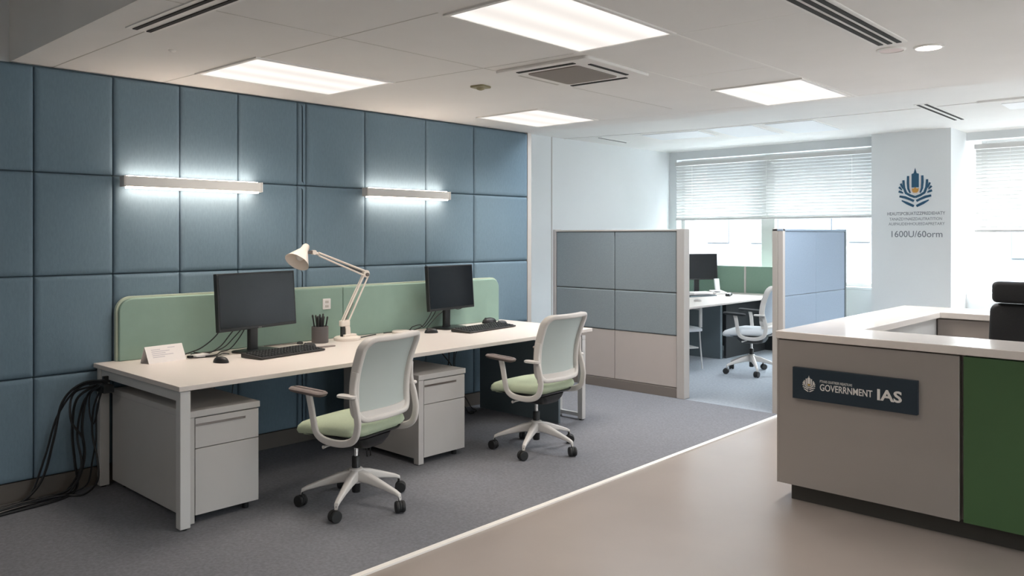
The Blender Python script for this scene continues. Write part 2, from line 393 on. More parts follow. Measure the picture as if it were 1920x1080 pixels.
# ------------------------------------------------------------------ padded wall panels
cols = [0.62, 1.538, 1.98, 2.403, 2.816, 3.286, 3.359, 3.895, 4.528, 5.095, 5.815]
rows = [0.118, 0.708, 1.296, 1.906, 2.522]
rown = ['bottom row', 'second row up', 'third row up', 'top row']
coln = ['cut by the left picture edge', 'second from the left edge', 'third from the left edge', 'fourth from the left edge', 'fifth from the left edge',
        'narrow strip beside the desk lamp head', 'just right of the narrow strip', 'second right of the narrow strip', 'second from the right end', 'at the right end by the beige trim']
rowpos = ['near the floor', 'just above desk height', 'at lamp height', 'under the ceiling']
struct('trim_7', B(((WX, -2.5, 0.115), (WX + 0.006, 5.82, CH))), 'seam_dark')
def wall_panel(y0, y1, z0, z1, lbl):
    gp = 0.0025; pw, ph = (y1 - y0) - 2 * gp, (z1 - z0) - 2 * gp
    mb = MB(); rings = []
    for t, ins in [(0.0, 0.0), (0.022, 0.0), (0.030, 0.004), (0.035, 0.012), (0.037, 0.03)]:
        rings.append([(t, p[0], p[1]) for p in rrect(pw - 2 * ins, ph - 2 * ins, 0.008)])
    mb.loft(rings)
    ob('wall_panel', mb, 'blue_fabric', loc=(WX + 0.006, (y0 + y1) / 2, (z0 + z1) / 2), smooth=True, label=lbl, cat='wall panel', group='padded blue panels on the left wall')
for i in range(len(cols) - 1):
    for j in range(4):
        y0 = cols[i]
        shape = 'narrow' if i == 5 else 'slate blue padded'
        wall_panel(y0, cols[i + 1], rows[j], rows[j + 1], '%s wall panel in the %s, %s' % ('slate blue padded' if i != 5 else 'slim blue padded', rown[j], coln[i]))
ob('wall_panel', B(((0, -1.5, 0), (0.035, 1.5, 2.4))), 'blue_fabric', loc=(WX + 0.006, -0.9, 0.118), bev=0.01, label='blue padded panel outside the frame at the near end of the wall', cat='wall panel')

# wall bar lights
def sconce(y0, y1, z, lbl):
    r = thing('wall_light', lbl, 'wall light', (WX + 0.043, (y0 + y1) / 2, z), 0, 'slim bar lights on the blue wall')
    h = (y1 - y0) / 2
    ob('housing', B(((-0.037, -0.05, -0.02), (0.03, 0.05, 0.02)), ((0.022, -h, -0.032), (0.085, h, 0.032))), 'metal_white', r, bev=0.003)
    ob('end_cap', B(((0.018, -h - 0.012, -0.034), (0.088, -h + 0.001, 0.034))), 'cabinet_grey', r, bev=0.003)
    ob('end_cap', B(((0.018, h - 0.001, -0.034), (0.088, h + 0.012, 0.034))), 'metal_white', r, bev=0.003)
    ob('diffuser', B(((0.026, -h + 0.02, -0.042), (0.082, h - 0.02, -0.031))), 'sconce_glow', r)
    ob('diffuser', B(((0.026, -h + 0.02, 0.031), (0.070, h - 0.02, 0.036))), 'sconce_glow', r)
sconce(2.02, 2.94, 1.872, 'longer white bar light glowing on the blue wall above the left monitor')
sconce(3.86, 4.72, 1.878, 'shorter white bar light glowing on the blue wall above the right monitor')

# ------------------------------------------------------------------ ceiling fittings
def troffer(x0, x1, y0, y1, rz, lbl):
    r = thing('ceiling_light', lbl, 'ceiling light', ((x0 + x1) / 2, (y0 + y1) / 2, CH), math.radians(rz), 'lit square ceiling panels')
    a_, b_ = (x1 - x0) / 2, (y1 - y0) / 2; f = 0.022
    ob('frame', B(((-a_ - f, -b_ - f, -0.008), (a_ + f, -b_, 0.004)), ((-a_ - f, b_, -0.008), (a_ + f, b_ + f, 0.004)),
                  ((-a_ - f, -b_, -0.008), (-a_, b_, 0.004)), ((a_, -b_, -0.008), (a_ + f, b_, 0.004))), 'ceiling_grid', r)
    ob('diffuser', B(((-a_, -b_, -0.004), (a_, b_, 0.006))), 'troffer_glow', r)
    lamp_area((0, 0, -0.012), 2 * a_ - 0.02, 2 * b_ - 0.02, TROFFER_W, 0).parent = r
troffer(-2.72, -2.16, 2.48, 3.44, 1.0, 'largest lit ceiling panel, nearest, at the top centre')
troffer(-4.83, -4.17, 2.33, 3.28, 1.5, 'lit ceiling panel close to the blue wall at the left')
troffer(-4.88, -4.24, 4.79, 5.55, 1.0, 'small far lit ceiling panel near the end of the blue wall')
troffer(-2.80, -2.21, 5.0, 5.83, 1.5, 'lit ceiling panel at the right near the bay edge')

for cx, cy in ((1.2, -0.6), (-2.2, -1.2)):  # unseen panels, added to brighten surfaces that face the camera
    r = thing('ceiling_light', 'added fill light panel above and behind the viewpoint' + (', to the right' if cx > 0 else ', to the left'), 'ceiling light', (cx, cy, 3.0), 0)
    ob('frame', MB().prism(rrect(0.64, 1.24, 0.01), -0.004, 0.002), 'ceiling_grid', r)
    ob('diffuser', MB().prism(rrect(0.60, 1.20, 0.01), -0.008, -0.002), 'troffer_glow', r)
    lamp_area((0, 0, -0.012), 0.58, 1.18, NEAR_FILL_W, 0, 170).parent = r
ac = thing('ceiling_air_conditioner', 'square ceiling air conditioner with grey grille in front of the large lit panel', 'air conditioner', (-3.12, 3.86, CH), math.radians(3))
ob('panel', MB().prism(rrect(0.68, 0.68, 0.03), -0.018, 0.002), 'ceiling_white', ac, bev=0.006)
ob('grille', MB().prism(rrect(0.38, 0.43, 0.03), -0.024, -0.016), 'ac_grille', ac, bev=0.003)
for s_ in (-1, 1):
    ob('slot', B(((-0.21, s_ * 0.275 - 0.014, -0.022), (0.21, s_ * 0.275 + 0.014, -0.017))), 'slot_shade', ac)
ob('slot', B(((0.250, -0.20, -0.022), (0.272, 0.20, -0.017))), 'slot_shade', ac)
ob('slot', B(((-0.272, -0.20, -0.0185), (-0.250, 0.20, -0.017))), 'ceiling_seam', ac)

def vent(lbl, cx, cy, z, L, along, offs, wd, sw, rz=0):
    r = thing('ceiling_vent', lbl, 'air vent', (cx, cy, z), math.radians(rz))
    h = L / 2
    def bb(u0, u1, v0, v1, z0, z1):
        return ((u0, v0, z0), (u1, v1, z1)) if along == 'x' else ((v0, u0, z0), (v1, u1, z1))
    ob('frame', B(bb(-h, h, -wd / 2, wd / 2, -0.005, 0.003)), 'ceiling_grid', r, bev=0.002)
    for o_ in offs:
        ob('slot', B(bb(-h + 0.02, h - 0.02, o_ - sw / 2, o_ + sw / 2, -0.009, -0.003)), 'slot_shade', r)  # raised strip, coloured dark for the shade of a recess
vent('long twin-slot ceiling vent at the top left near the dark soffit', -2.95, 1.66, CH, 2.12, 'x', (-0.033, 0.033), 0.14, 0.022, 1.5)
vent('long triple-slot ceiling vent at the top right', -1.44, 3.20, CH, 2.42, 'y', (-0.045, 0.0, 0.045), 0.16, 0.024, 0.5)
vent('short twin-slot vent in the window bay above the logo column', -2.53, 9.21, BCH, 1.42, 'y', (-0.035, 0.035), 0.14, 0.026, 1)
vent('faint short vent in the bay ceiling near the white wall', -6.45, 8.85, BCH, 0.75, 'y', (-0.02,), 0.10, 0.012, 5)

def downlight(x, y, mt, lbl, rad):
    r = thing('downlight', lbl, 'downlight', (x, y, CH))
    rings = [(rad + 0.012, 0.002), (rad + 0.012, -0.004), (rad, -0.008), (rad, -0.002)]
    ob('trim_ring', MB().lathe(rings, n=32, cap=False), 'ceiling_grid', r, smooth=True)
    ob('lens', MB().lathe([(rad, 0.002), (rad, -0.005), (rad * 0.6, -0.007)], n=32), mt, r, smooth=True)
downlight(-1.335, 4.63, 'downlight_glow', 'round lit downlight beside the triple-slot vent', 0.062)
downlight(-1.50, 4.56, 'unlit_lens', 'round unlit downlight just left of the lit one', 0.062)
sen = thing('smoke_detector', 'small olive square sensor on the ceiling above the right bar light', 'smoke detector', (-3.86, 3.80, CH), math.radians(10))
ob('plate', MB().prism(rrect(0.11, 0.11, 0.02), -0.012, 0.002), 'sensor_olive', sen, bev=0.004)
ob('dome', MB().lathe([(0.03, -0.012), (0.026, -0.022), (0.01, -0.028)], n=20), 'sensor_olive', sen, smooth=True)
ob('ceiling_sprinkler', MB().lathe([(0.02, 0.001), (0.02, -0.004), (0.008, -0.012)], n=20), 'ceiling_grid', loc=(-4.32, 1.93, CH), smooth=True, label='tiny white sprinkler cap on the ceiling left of the left lit panel', cat='sprinkler')
for (cx, cy, sx_, sy_, rz, lbl) in [(-5.55, 9.02, 0.75, 0.62, 8, 'soft white ceiling panel in the bay nearest the white side wall'),
                                    (-4.75, 9.22, 0.55, 1.0, 6, 'soft white ceiling panel in the middle of the bay'),
                                    (-4.05, 9.32, 0.55, 1.0, 4, 'soft white ceiling panel in the bay nearest the logo column')]:
    r = thing('ceiling_light', lbl, 'ceiling light', (cx, cy, BCH), math.radians(rz), 'faintly glowing panels in the window bay ceiling')
    ob('frame', MB().prism(rrect(sx_ + 0.04, sy_ + 0.04, 0.01), -0.004, 0.002), 'ceiling_grid', r)
    ob('diffuser', MB().prism(rrect(sx_, sy_, 0.01), -0.008, -0.002), 'bay_glow', r)
    lamp_area((0, 0, -0.012), sx_ - 0.02, sy_ - 0.02, BAY_W, 0, 160, (0.86, 0.94, 1.0)).parent = r
for cx, lbl in ((-4.5, 'added fill light panel above the grey partition, hidden behind the ceiling step'), (-2.6, 'added fill light panel above the cubicle opening side, hidden behind the ceiling step'), (-0.4, 'added fill light panel above the counter, hidden behind the ceiling step')):
    r = thing('ceiling_light', lbl, 'ceiling light', (cx, 6.42, BCH), 0)  # unseen row, added to brighten the far carpet and partitions
    ob('frame', MB().prism(rrect(0.64, 0.64, 0.01), -0.004, 0.002), 'ceiling_grid', r)
    ob('diffuser', MB().prism(rrect(0.60, 0.60, 0.01), -0.008, -0.002), 'bay_glow', r)
    lamp_area((0, 0, -0.012), 0.58, 0.58, ROW_FILL_W, 0, 150, (0.90, 0.95, 1.0)).parent = r
r = thing('ceiling_air_conditioner', 'faint white air conditioner plate in the bay ceiling at the right edge', 'air conditioner', (-1.7, 9.1, BCH), 0.03)
ob('panel', MB().prism(rrect(0.8, 0.8, 0.03), -0.02, 0.002), 'ceiling_white', r, bev=0.005)
ob('grille', MB().prism(rrect(0.45, 0.45, 0.03), -0.026, -0.018), 'unlit_diffuser', r, bev=0.003)

# ------------------------------------------------------------------ bench desk
DZ = 0.757
dk = thing('desk', 'long white bench desk with metal legs along the blue wall', 'desk', (-4.68, 3.6, 0))
def dl(x, y, z): return (x + 4.68, y - 3.6, z)
def dbox(a_, b_): return (dl(*a_), dl(*b_))
ob('tabletop', MB().prism([dl(-5.255, 1.86, 0)[:2], dl(-4.095, 1.865, 0)[:2], dl(-4.185, 5.44, 0)[:2], dl(-5.255, 5.44, 0)[:2]], DZ - 0.027, DZ), 'desk_white', dk, bev=0.003)
ob('leg', B(dbox((-4.165, 1.878, 0.012), (-4.112, 1.934, DZ - 0.03))), 'metal_white', dk, bev=0.004)
ob('leg', B(dbox((-5.245, 1.878, 0.012), (-5.195, 1.934, DZ - 0.03))), 'metal_white', dk, bev=0.004)
ob('leg', B(dbox((-4.235, 5.30, 0.012), (-4.185, 5.345, DZ - 0.085))), 'metal_white', dk, bev=0.004)
ob('leg', B(dbox((-4.46, 5.305, 0.012), (-4.43, 5.34, DZ - 0.085))), 'metal_white', dk, bev=0.004)
ob('leg', B(dbox((-5.22, 5.30, 0.012), (-5.17, 5.345, DZ - 0.085))), 'metal_white', dk, bev=0.004)
ob('side_rail', B(dbox((-5.195, 1.885, DZ - 0.085), (-4.165, 1.925, DZ - 0.028))), 'metal_white', dk, bev=0.003)
ob('side_rail', B(dbox((-5.22, 5.30, DZ - 0.085), (-4.185, 5.345, DZ - 0.05))), 'metal_white', dk, bev=0.003)
ob('foot_rail', B(dbox((-5.17, 5.308, 0.03), (-4.235, 5.338, 0.06))), 'metal_white', dk, bev=0.003)
ob('rear_beam', B(dbox((-5.19, 1.93, DZ - 0.085), (-5.14, 5.31, DZ - 0.028))), 'metal_white', dk, bev=0.003)
ob('front_beam', B(dbox((-4.42, 1.93, DZ - 0.07), (-4.38, 5.31, DZ - 0.028))), 'metal_white', dk, bev=0.003)
ob('end_panel', B(dbox((-5.15, 5.06, 0.01), (-4.24, 5.085, 0.66))), 'mid_panel', dk, bev=0.003, label='grey end panel')
for (x_, y_) in ((-4.138, 1.906), (-5.22, 1.906), (-4.21, 5.322), (-4.445, 5.322), (-5.195, 5.322)):
    ob('foot', MB().lathe([(0.018, 0.003), (0.018, 0.013)], c=dl(x_, y_, 0), n=16), 'black_plastic', dk, smooth=True)

# pedestals
def pedestal(x_, y_, wd, dp, ht, lbl):
    r = thing('drawer_cabinet', lbl, 'cabinet', (x_, y_, 0), 0, 'white pedestals under the long desk')
    # front face at local x=0, body towards -x
    ob('body', B(((-dp, 0, 0.045), (-0.022, wd, ht - 0.035))), 'cabinet_grey', r, bev=0.002)
    ob('top', B(((-dp, -0.004, ht - 0.035), (0.004, wd + 0.006, ht))), 'cabinet_grey', r, bev=0.004)
    d1 = ob('drawer', B(((-0.024, 0.046, ht - 0.20), (0, wd - 0.002, ht - 0.041))), 'cabinet_grey', r, bev=0.0015)
    ob('handle', B(((-0.004, 0.05, ht - 0.083), (0.0035, wd * 0.80, ht - 0.071))), 'spring_grey', d1)
    ob('drawer', B(((-0.024, 0.046, 0.05), (0, wd - 0.002, ht - 0.204))), 'cabinet_grey', r, bev=0.0015)
    ob('front_post', B(((-0.05, -0.002, 0.01), (0.001, 0.042, ht - 0.036))), 'cabinet_grey', r, bev=0.002)
    for fy in (0.06, wd - 0.05):
        for fx in (-0.06, -dp + 0.06):
            ob('foot', MB().lathe([(0.018, 0.004), (0.018, 0.046)], c=(fx, fy, 0), n=14), 'black_plastic', r, smooth=True)
    return r
pedestal(-4.17, 1.94, 0.415, 1.0, 0.605, 'white drawer cabinet under the left end of the desk')
pedestal(-4.145, 3.505, 0.42, 0.85, 0.605, 'white drawer cabinet under the middle of the desk between the two chairs')

# divider
dv = thing('desk_divider', 'low sage green padded divider standing along the back of the desk', 'desk divider', (-5.215, 3.69, DZ))
def div_poly(y0, y1, h, rl, rr):
    p = []
    p.append((y0, 0)); p.append((y1, 0))
    for i in range(9):
        a_ = PI / 2 * i / 8
        if rr: p.append((y1 - rr + rr * math.cos(a_), h - rr + rr * math.sin(a_)))
    if not rr: p.append((y1, h))
    for i in range(9):
        a_ = PI / 2 + PI / 2 * i / 8
        if rl: p.append((y0 + rl + rl * math.cos(a_), h - rl + rl * math.sin(a_)))
    if not rl: p.append((y0, h))
    return p
HD = 0.385
ob('panel', MB().prism(div_poly(-1.70, -0.052, HD, 0.08, 0), -0.012, 0.022, 'yzx'), 'green_leather', dv, bev=0.008, segs=3)
ob('panel', MB().prism(div_poly(-0.048, 1.66, HD, 0, 0.08), -0.012, 0.022, 'yzx'), 'green_leather', dv, bev=0.008, segs=3)
pp = div_poly(-1.706, 1.666, HD + 0.006, 0.085, 0.085)
path = [(0.0, a_, b_) for a_, b_ in pp[1:]] + [(0.0, pp[0][0], pp[0][1])]
ob('edge_piping', MB().sweep([(-0.014, p[1], p[2]) for p in path], [(-0.006, -0.014), (0.006, -0.014), (0.006, 0.014), (-0.006, 0.014)], up=(1, 0, 0)), 'green_piping', dv)
ol = thing('wall_socket', 'small white power socket on the green divider above the pen cup', 'socket', (-5.189, 3.487, 1.022))
ob('plate', B(((-0.004, -0.034, -0.04), (0.006, 0.034, 0.04))), 'paper', ol, bev=0.004)
for zz in (-0.016, 0.016):
    ob('outlet', B(((0.004, -0.015, zz - 0.009), (0.008, 0.015, zz + 0.009))), 'trim_beige', ol, bev=0.002)

# ------------------------------------------------------------------ things on the desk
def monitor(loc, rz, wd, hh, zc, lbl, tilt=4.0, shade='black_plastic'):
    # local: screen faces +x, width along y
    r = thing('monitor', lbl, 'monitor', loc, rz)
    T = Matrix.Translation((0.02, 0, zc)) @ Matrix.Rotation(math.radians(-tilt), 4, 'Y')
    a_ = MB(); a_.X = T; a_.box((-0.025, -wd / 2, -hh / 2), (0.008, wd / 2, hh / 2)); a_.box((-0.05, -wd / 4, -hh / 4), (-0.02, wd / 4, hh / 4))
    ob('casing', a_, 'black_plastic', r, bev=0.004)
    a_ = MB(); a_.X = T; a_.box((0.006, -wd / 2 + 0.012, -hh / 2 + 0.02), (0.0095, wd / 2 - 0.012, hh / 2 - 0.012))
    ob('screen', a_, 'screen_glass', r)
    ob('stand', MB().loft([[(x_ * k_ - 0.03, y_ * k_, z_) for x_, y_ in rrect(0.035, 0.075, 0.012)] for z_, k_ in ((0.006, 1.1), (0.03, 1.0), (zc - 0.08, 1.0))]), 'black_satin', r, smooth=True)
    ob('base', MB().loft([[(x_, y_, z_) for x_, y_ in rrect(0.20 - q, 0.29 - q, 0.05)] for z_, q in ((0, 0.004), (0.002, 0), (0.009, 0.0), (0.012, 0.01))]), 'black_satin', r, smooth=True)
    return r
m1 = monitor((-5.00, 2.80, DZ), math.radians(13), 0.67, 0.375, 0.345, 'larger black monitor in front of the green divider at the left of the desk')
m2 = monitor((-5.07, 4.62, DZ), math.radians(9), 0.60, 0.37, 0.345, 'black monitor on the right half of the desk')
# unreadable maker's mark on the lower bezel of the left monitor
bz = MB(); bz.X = Matrix.Translation((0.02, 0, 0.345)) @ Matrix.Rotation(math.radians(-4), 4, 'Y'); bz.box((0.0075, -0.012, -0.184), (0.0092, 0.016, -0.179))
ob('maker_mark', bz, 'key_print', m1)

def keyboard(loc, rz, L, Dp, lbl):
    r = thing('keyboard', lbl, 'keyboard', loc, rz, 'black keyboards on the desk')
    b_ = MB().loft([[(Dp / 2, y_, 0.003), (Dp / 2, y_, 0.014), (-Dp / 2, y_, 0.030), (-Dp / 2, y_, 0.003)] for y_ in (-L / 2, L / 2)])
    ob('case', b_, 'key_black', r, bev=0.004)
    kk = MB(); nr = 6; nc = 20
    for i in range(nr):
        xx = Dp / 2 - 0.022 - i * (Dp - 0.03) / nr; zz = 0.014 + (Dp / 2 - xx) / Dp * 0.016
        for j in range(nc):
            if i == 0 and 4 < j < 10: continue
            yy = -L / 2 + 0.018 + (j + 0.5) * (L - 0.036) / nc; a2 = (L - 0.036) / nc * 0.42; b2 = (Dp - 0.03) / nr * 0.40
            kk.loft([[(xx - b2 * q, yy - a2 * q, zz + h_), (xx + b2 * q, yy - a2 * q, zz + h_ - 0.001), (xx + b2 * q, yy + a2 * q, zz + h_ - 0.001), (xx - b2 * q, yy + a2 * q, zz + h_)] for q, h_ in ((1, 0), (0.75, 0.007))])
        if i == 0: kk.box((xx - 0.008, -L / 2 + 0.018 + 5 * (L - 0.036) / nc, zz), (xx + 0.008, -L / 2 + 0.018 + 10 * (L - 0.036) / nc, zz + 0.006))
    ob('keycaps', kk, 'black_plastic', r)
    pr = MB()
    for i in range(1, nr):
        xx = Dp / 2 - 0.022 - i * (Dp - 0.03) / nr; zz = 0.014 + (Dp / 2 - xx) / Dp * 0.016 + 0.0072
        for j in range(nc):
            yy = -L / 2 + 0.018 + (j + 0.5) * (L - 0.036) / nc
            pr.box((xx - 0.003, yy - 0.004, zz - 0.001), (xx + 0.002, yy + 0.002, zz + 0.0002))
    ob('key_legends', pr, 'key_print', r)
keyboard((-4.74, 2.86, DZ), math.radians(9), 0.53, 0.20, 'black keyboard in front of the left monitor')
keyboard((-4.79, 4.76, DZ), math.radians(7), 0.62, 0.20, 'black keyboard in front of the right monitor')

def mouse(loc, rz, k, lbl, mt='black_plastic'):
    r = thing('computer_mouse', lbl, 'mouse', loc, rz)
    rings = []
    for t in range(9):
        a_ = PI / 2 * t / 8; c_ = math.cos(a_) ** 0.7 if t < 8 else 0.03
        rings.append([(0.055 * k * c_ * math.cos(q * PI / 12), 0.032 * k * c_ * math.sin(q * PI / 12), 0.036 * k * math.sin(a_) + 0.001) for q in range(24)])
    ob('shell', MB().loft(rings), mt, r, smooth=True)
    ob('scroll_wheel', MB().lathe([(0.006 * k, -0.004), (0.008 * k, -0.002), (0.008 * k, 0.002), (0.006 * k, 0.004)], c=(-0.03 * k, 0, 0.030 * k), axis=(0, 1, 0), n=14), 'rubber', r, smooth=True)
mouse((-4.70, 2.40, DZ), math.radians(20), 1.0, 'black mouse on the desk left of the left keyboard')
mouse((-4.92, 4.29, DZ), math.radians(60), 1.0, 'black mouse on the desk left of the right monitor stand')
mouse((-5.10, 5.13, DZ), math.radians(80), 1.35, 'largest dark mouse near the right end of the green divider')
mouse((-4.93, 5.11, DZ), math.radians(75), 1.0, 'black mouse behind the right end of the right keyboard')
mouse((-4.90, 3.15, DZ), math.radians(75), 0.9, 'small dark mouse behind the right end of the left keyboard', 'key_black')
ob('desk_pad', MB().loft([[(x_, y_, z_) for x_, y_ in rrect(0.045, 0.15, 0.02)] for z_ in (0.0, 0.006)]), 'chair_pad', loc=(-4.83, 3.24, DZ), bev=0.002, label='flat grey-brown pad lying right of the left keyboard', cat='pad')

# tent card
tn = thing('tent_card', 'white folded desk card with faint lines at the left end of the desk', 'card', (-5.02, 2.19, DZ), math.radians(8))
ob('card', MB().loft([[(0.045, y_, 0), (-0.005, y_, 0.098), (-0.009, y_, 0.098), (-0.05, y_, 0), (-0.047, y_, 0), (-0.007, y_, 0.092), (0.042, y_, 0)] for y_ in (-0.125, 0.125)]), 'paper', tn)
tl = MB(); nrm = Vector((0.098, 0, 0.05)).normalized()
for i, (a_, b_) in enumerate([(-0.09, -0.03), (-0.09, 0.03), (-0.09, 0.0), (-0.09, 0.05), (-0.09, -0.01), (0.02, 0.07)]):
    t = 0.2 + 0.11 * i if i < 5 else 0.14
    p = Vector((-0.005 + 0.05 * t, 0, 0.098 * (1 - t))) + nrm * 0.0006; q = p + Vector((0.0022, 0, -0.0043))
    tl.add([(p.x, a_, p.z), (p.x, b_, p.z), (q.x, b_, q.z), (q.x, a_, q.z)], [(0, 1, 2, 3)])
ob('printed_lines', tl, 'ink_grey', tn)

# pen cup and pens
pc = thing('pen_cup', 'charcoal pen cup holding dark pens beside the desk lamp', 'pen cup', (-5.06, 3.345, DZ))
ob('cup', MB().lathe([(0.058, 0.0), (0.060, 0.004), (0.060, 0.118), (0.0575, 0.120), (0.056, 0.118), (0.056, 0.008)], n=32), 'cup_grey', pc, smooth=True)
for i in range(11):
    a_ = 2 * PI * i / 11 + 0.3; rr_ = 0.018 + 0.022 * (i % 2); L_ = 0.175 + 0.04 * random.random()
    bx_, by_ = -5.06 + 0.6 * rr_ * math.cos(a_), 3.345 + 0.6 * rr_ * math.sin(a_)
    r = thing('pen', 'dark pen standing in the charcoal pen cup', 'pen', (bx_, by_, DZ + 0.009), 0, 'dark pens in the pen cup')
    tx_, ty_ = rr_ * 0.75 * math.cos(a_), rr_ * 0.75 * math.sin(a_)
    tp = Vector((tx_, ty_, L_))
    ob('barrel', MB().tube([(0, 0, 0), tuple(tp * 0.92)], 0.0056, 8), 'black_plastic' if i % 3 else 'rubber', r, smooth=True)
    ob('cap', MB().tube([tuple(tp * 0.90), tuple(tp * 0.97), tuple(tp)], [0.0068, 0.0066, 0.0025], 8), 'key_black', r, smooth=True)

# articulated desk lamp (in the plane x = -5.05)
lp = thing('desk_lamp', 'white articulated desk lamp on round base behind the left chair', 'lamp', (-5.05, 3.575, DZ))
def lq(y, z, x=0.0): return (x, y - 3.575, z - DZ)
ob('base', MB().lathe([(0.098, 0), (0.100, 0.004), (0.098, 0.020), (0.085, 0.027), (0.02, 0.029)], n=40), 'lamp_white', lp, smooth=True)
ob('post', MB().sweep([lq(3.578, 0.782), lq(3.574, 0.84), lq(3.556, 0.905)], [(-0.021, -0.015), (0.021, -0.015), (0.021, 0.015), (-0.021, 0.015)], up=(1, 0, 0)), 'lamp_white', lp, bev=0.004)
ob('clamp', B((lq(3.520, 0.785, -0.012), lq(3.550, 0.86, 0.012))), 'black_plastic', lp, bev=0.003)
ob('clamp_plate', B((lq(3.53, 0.784, -0.03), lq(3.64, 0.80, 0.03))), 'lamp_white', lp, bev=0.003)
ob('base_joint', B((lq(3.512, 0.86, -0.02), lq(3.59, 0.905, 0.02))), 'lamp_white', lp, bev=0.008)
EL = (3.742, 1.245); HJ = (3.318, 1.402)
la = ob('lower_arm', MB().tube([lq(3.532, 0.90, 0.012), lq(EL[0] - 0.018, EL[1] - 0.005, 0.012)], 0.0065, 8).tube([lq(3.578, 0.895, 0.012), lq(EL[0] + 0.020, EL[1] - 0.012, 0.012)], 0.0065, 8)
        .tube([lq(3.532, 0.90, -0.012), lq(EL[0] - 0.018, EL[1] - 0.005, -0.012)], 0.005, 8), 'lamp_white', lp, smooth=True)
def coil(p0, p1, r_, turns):
    p0, p1 = Vector(p0), Vector(p1); d = (p1 - p0); t = d.normalized(); u = Vector((1, 0, 0)); v = t.cross(u)
    N = turns * 8
    return [tuple(p0 + d * (i / N) + u * r_ * math.cos(2 * PI * i / 8) + v * r_ * math.sin(2 * PI * i / 8)) for i in range(N + 1)]
ob('spring', MB().tube(coil(lq(3.560, 0.905), lq(3.628, 1.03), 0.006, 18), 0.0018, 5), 'spring_grey', la, smooth=True)
ua = ob('upper_arm', MB().tube([lq(EL[0] - 0.012, EL[1] + 0.022, 0.012), lq(HJ[0], HJ[1] + 0.010, 0.012)], 0.0065, 8).tube([lq(EL[0] - 0.02, EL[1] - 0.012, 0.012), lq(HJ[0] + 0.005, HJ[1] - 0.014, 0.012)], 0.0065, 8)
        .tube([lq(EL[0] - 0.012, EL[1] + 0.022, -0.012), lq(HJ[0], HJ[1] + 0.010, -0.012)], 0.005, 8), 'lamp_white', lp, smooth=True)
ob('spring', MB().tube(coil(lq(EL[0] - 0.03, EL[1] + 0.012), lq(EL[0] - 0.15, EL[1] + 0.054), 0.006, 16), 0.0018, 5), 'spring_grey', ua, smooth=True)
ob('elbow', MB().lathe([(0.022, -0.02), (0.028, -0.016), (0.028, 0.016), (0.022, 0.02)], c=lq(EL[0], EL[1]), axis=(1, 0, 0), n=20), 'lamp_white', lp, smooth=True)
ob('elbow_knob', MB().lathe([(0.014, 0.0), (0.014, 0.012), (0.006, 0.016)], c=lq(EL[0], EL[1] - 0.006, 0.02), axis=(1, 0, 0), n=16), 'spring_grey', lp, smooth=True)
ob('head_joint', MB().tube([lq(HJ[0] + 0.01, HJ[1] - 0.003), lq(3.295, 1.412)], 0.011, 10).lathe([(0.017, -0.016), (0.017, 0.016)], c=lq(3.285, 1.414), axis=(1, 0, 0), n=16), 'lamp_white', lp, smooth=True)
ob('head_swivel', MB().tube([lq(3.285, 1.418), lq(3.262, 1.416), lq(3.225, 1.412)], [0.011, 0.013, 0.011], 10), 'spring_grey', lp, smooth=True)
top = Vector(lq(3.222, 1.455, 0.0)); mouthc = Vector(lq(3.130, 1.350, 0.03)); ax = (mouthc - top)
Ls = ax.length
sh = ob('lamp_shade', MB().lathe([(0.004, -0.018), (0.020, -0.014), (0.027, 0.0), (0.030, Ls * 0.25), (0.050, Ls * 0.5), (0.088, Ls * 1.0), (0.090, Ls * 1.02), (0.0885, Ls * 1.0), (0.048, Ls * 0.5), (0.028, Ls * 0.25)], c=tuple(top), axis=tuple(ax), n=32), 'lamp_white', lp, smooth=True)
ob('bulb', MB().lathe([(0.012, Ls * 0.3), (0.026, Ls * 0.55), (0.028, Ls * 0.7), (0.02, Ls * 0.82), (0.004, Ls * 0.87)], c=tuple(top), axis=tuple(ax), n=20), 'paper', sh, smooth=True)

# flat white disc charger, adapters, small bits on the desk
ob('wireless_charger', MB().lathe([(0.072, 0), (0.075, 0.004), (0.075, 0.014), (0.068, 0.019), (0.02, 0.0195)], n=36), 'desk_white', loc=(-5.10, 4.13, DZ), smooth=True, label='flat white round charging pad on the desk left of the right monitor', cat='charger')
ad = thing('power_adapter', 'small white power adapter box on the desk right of the folded card', 'adapter', (-5.02, 2.42, DZ), math.radians(15))
ob('body', B(((-0.035, -0.055, 0), (0.035, 0.055, 0.018))), 'paper', ad, bev=0.004)
ob('plug', B(((-0.02, -0.085, 0.003), (0.008, -0.055, 0.018))), 'black_plastic', ad, bev=0.003)
ob('cable_clip', MB().lathe([(0.022, 0), (0.024, 0.004), (0.018, 0.014), (0.005, 0.018)], n=18), 'rubber', loc=(-5.11, 3.21, DZ), smooth=True, label='small black cable grommet on the desk between left monitor and pen cup', cat='cable clip')

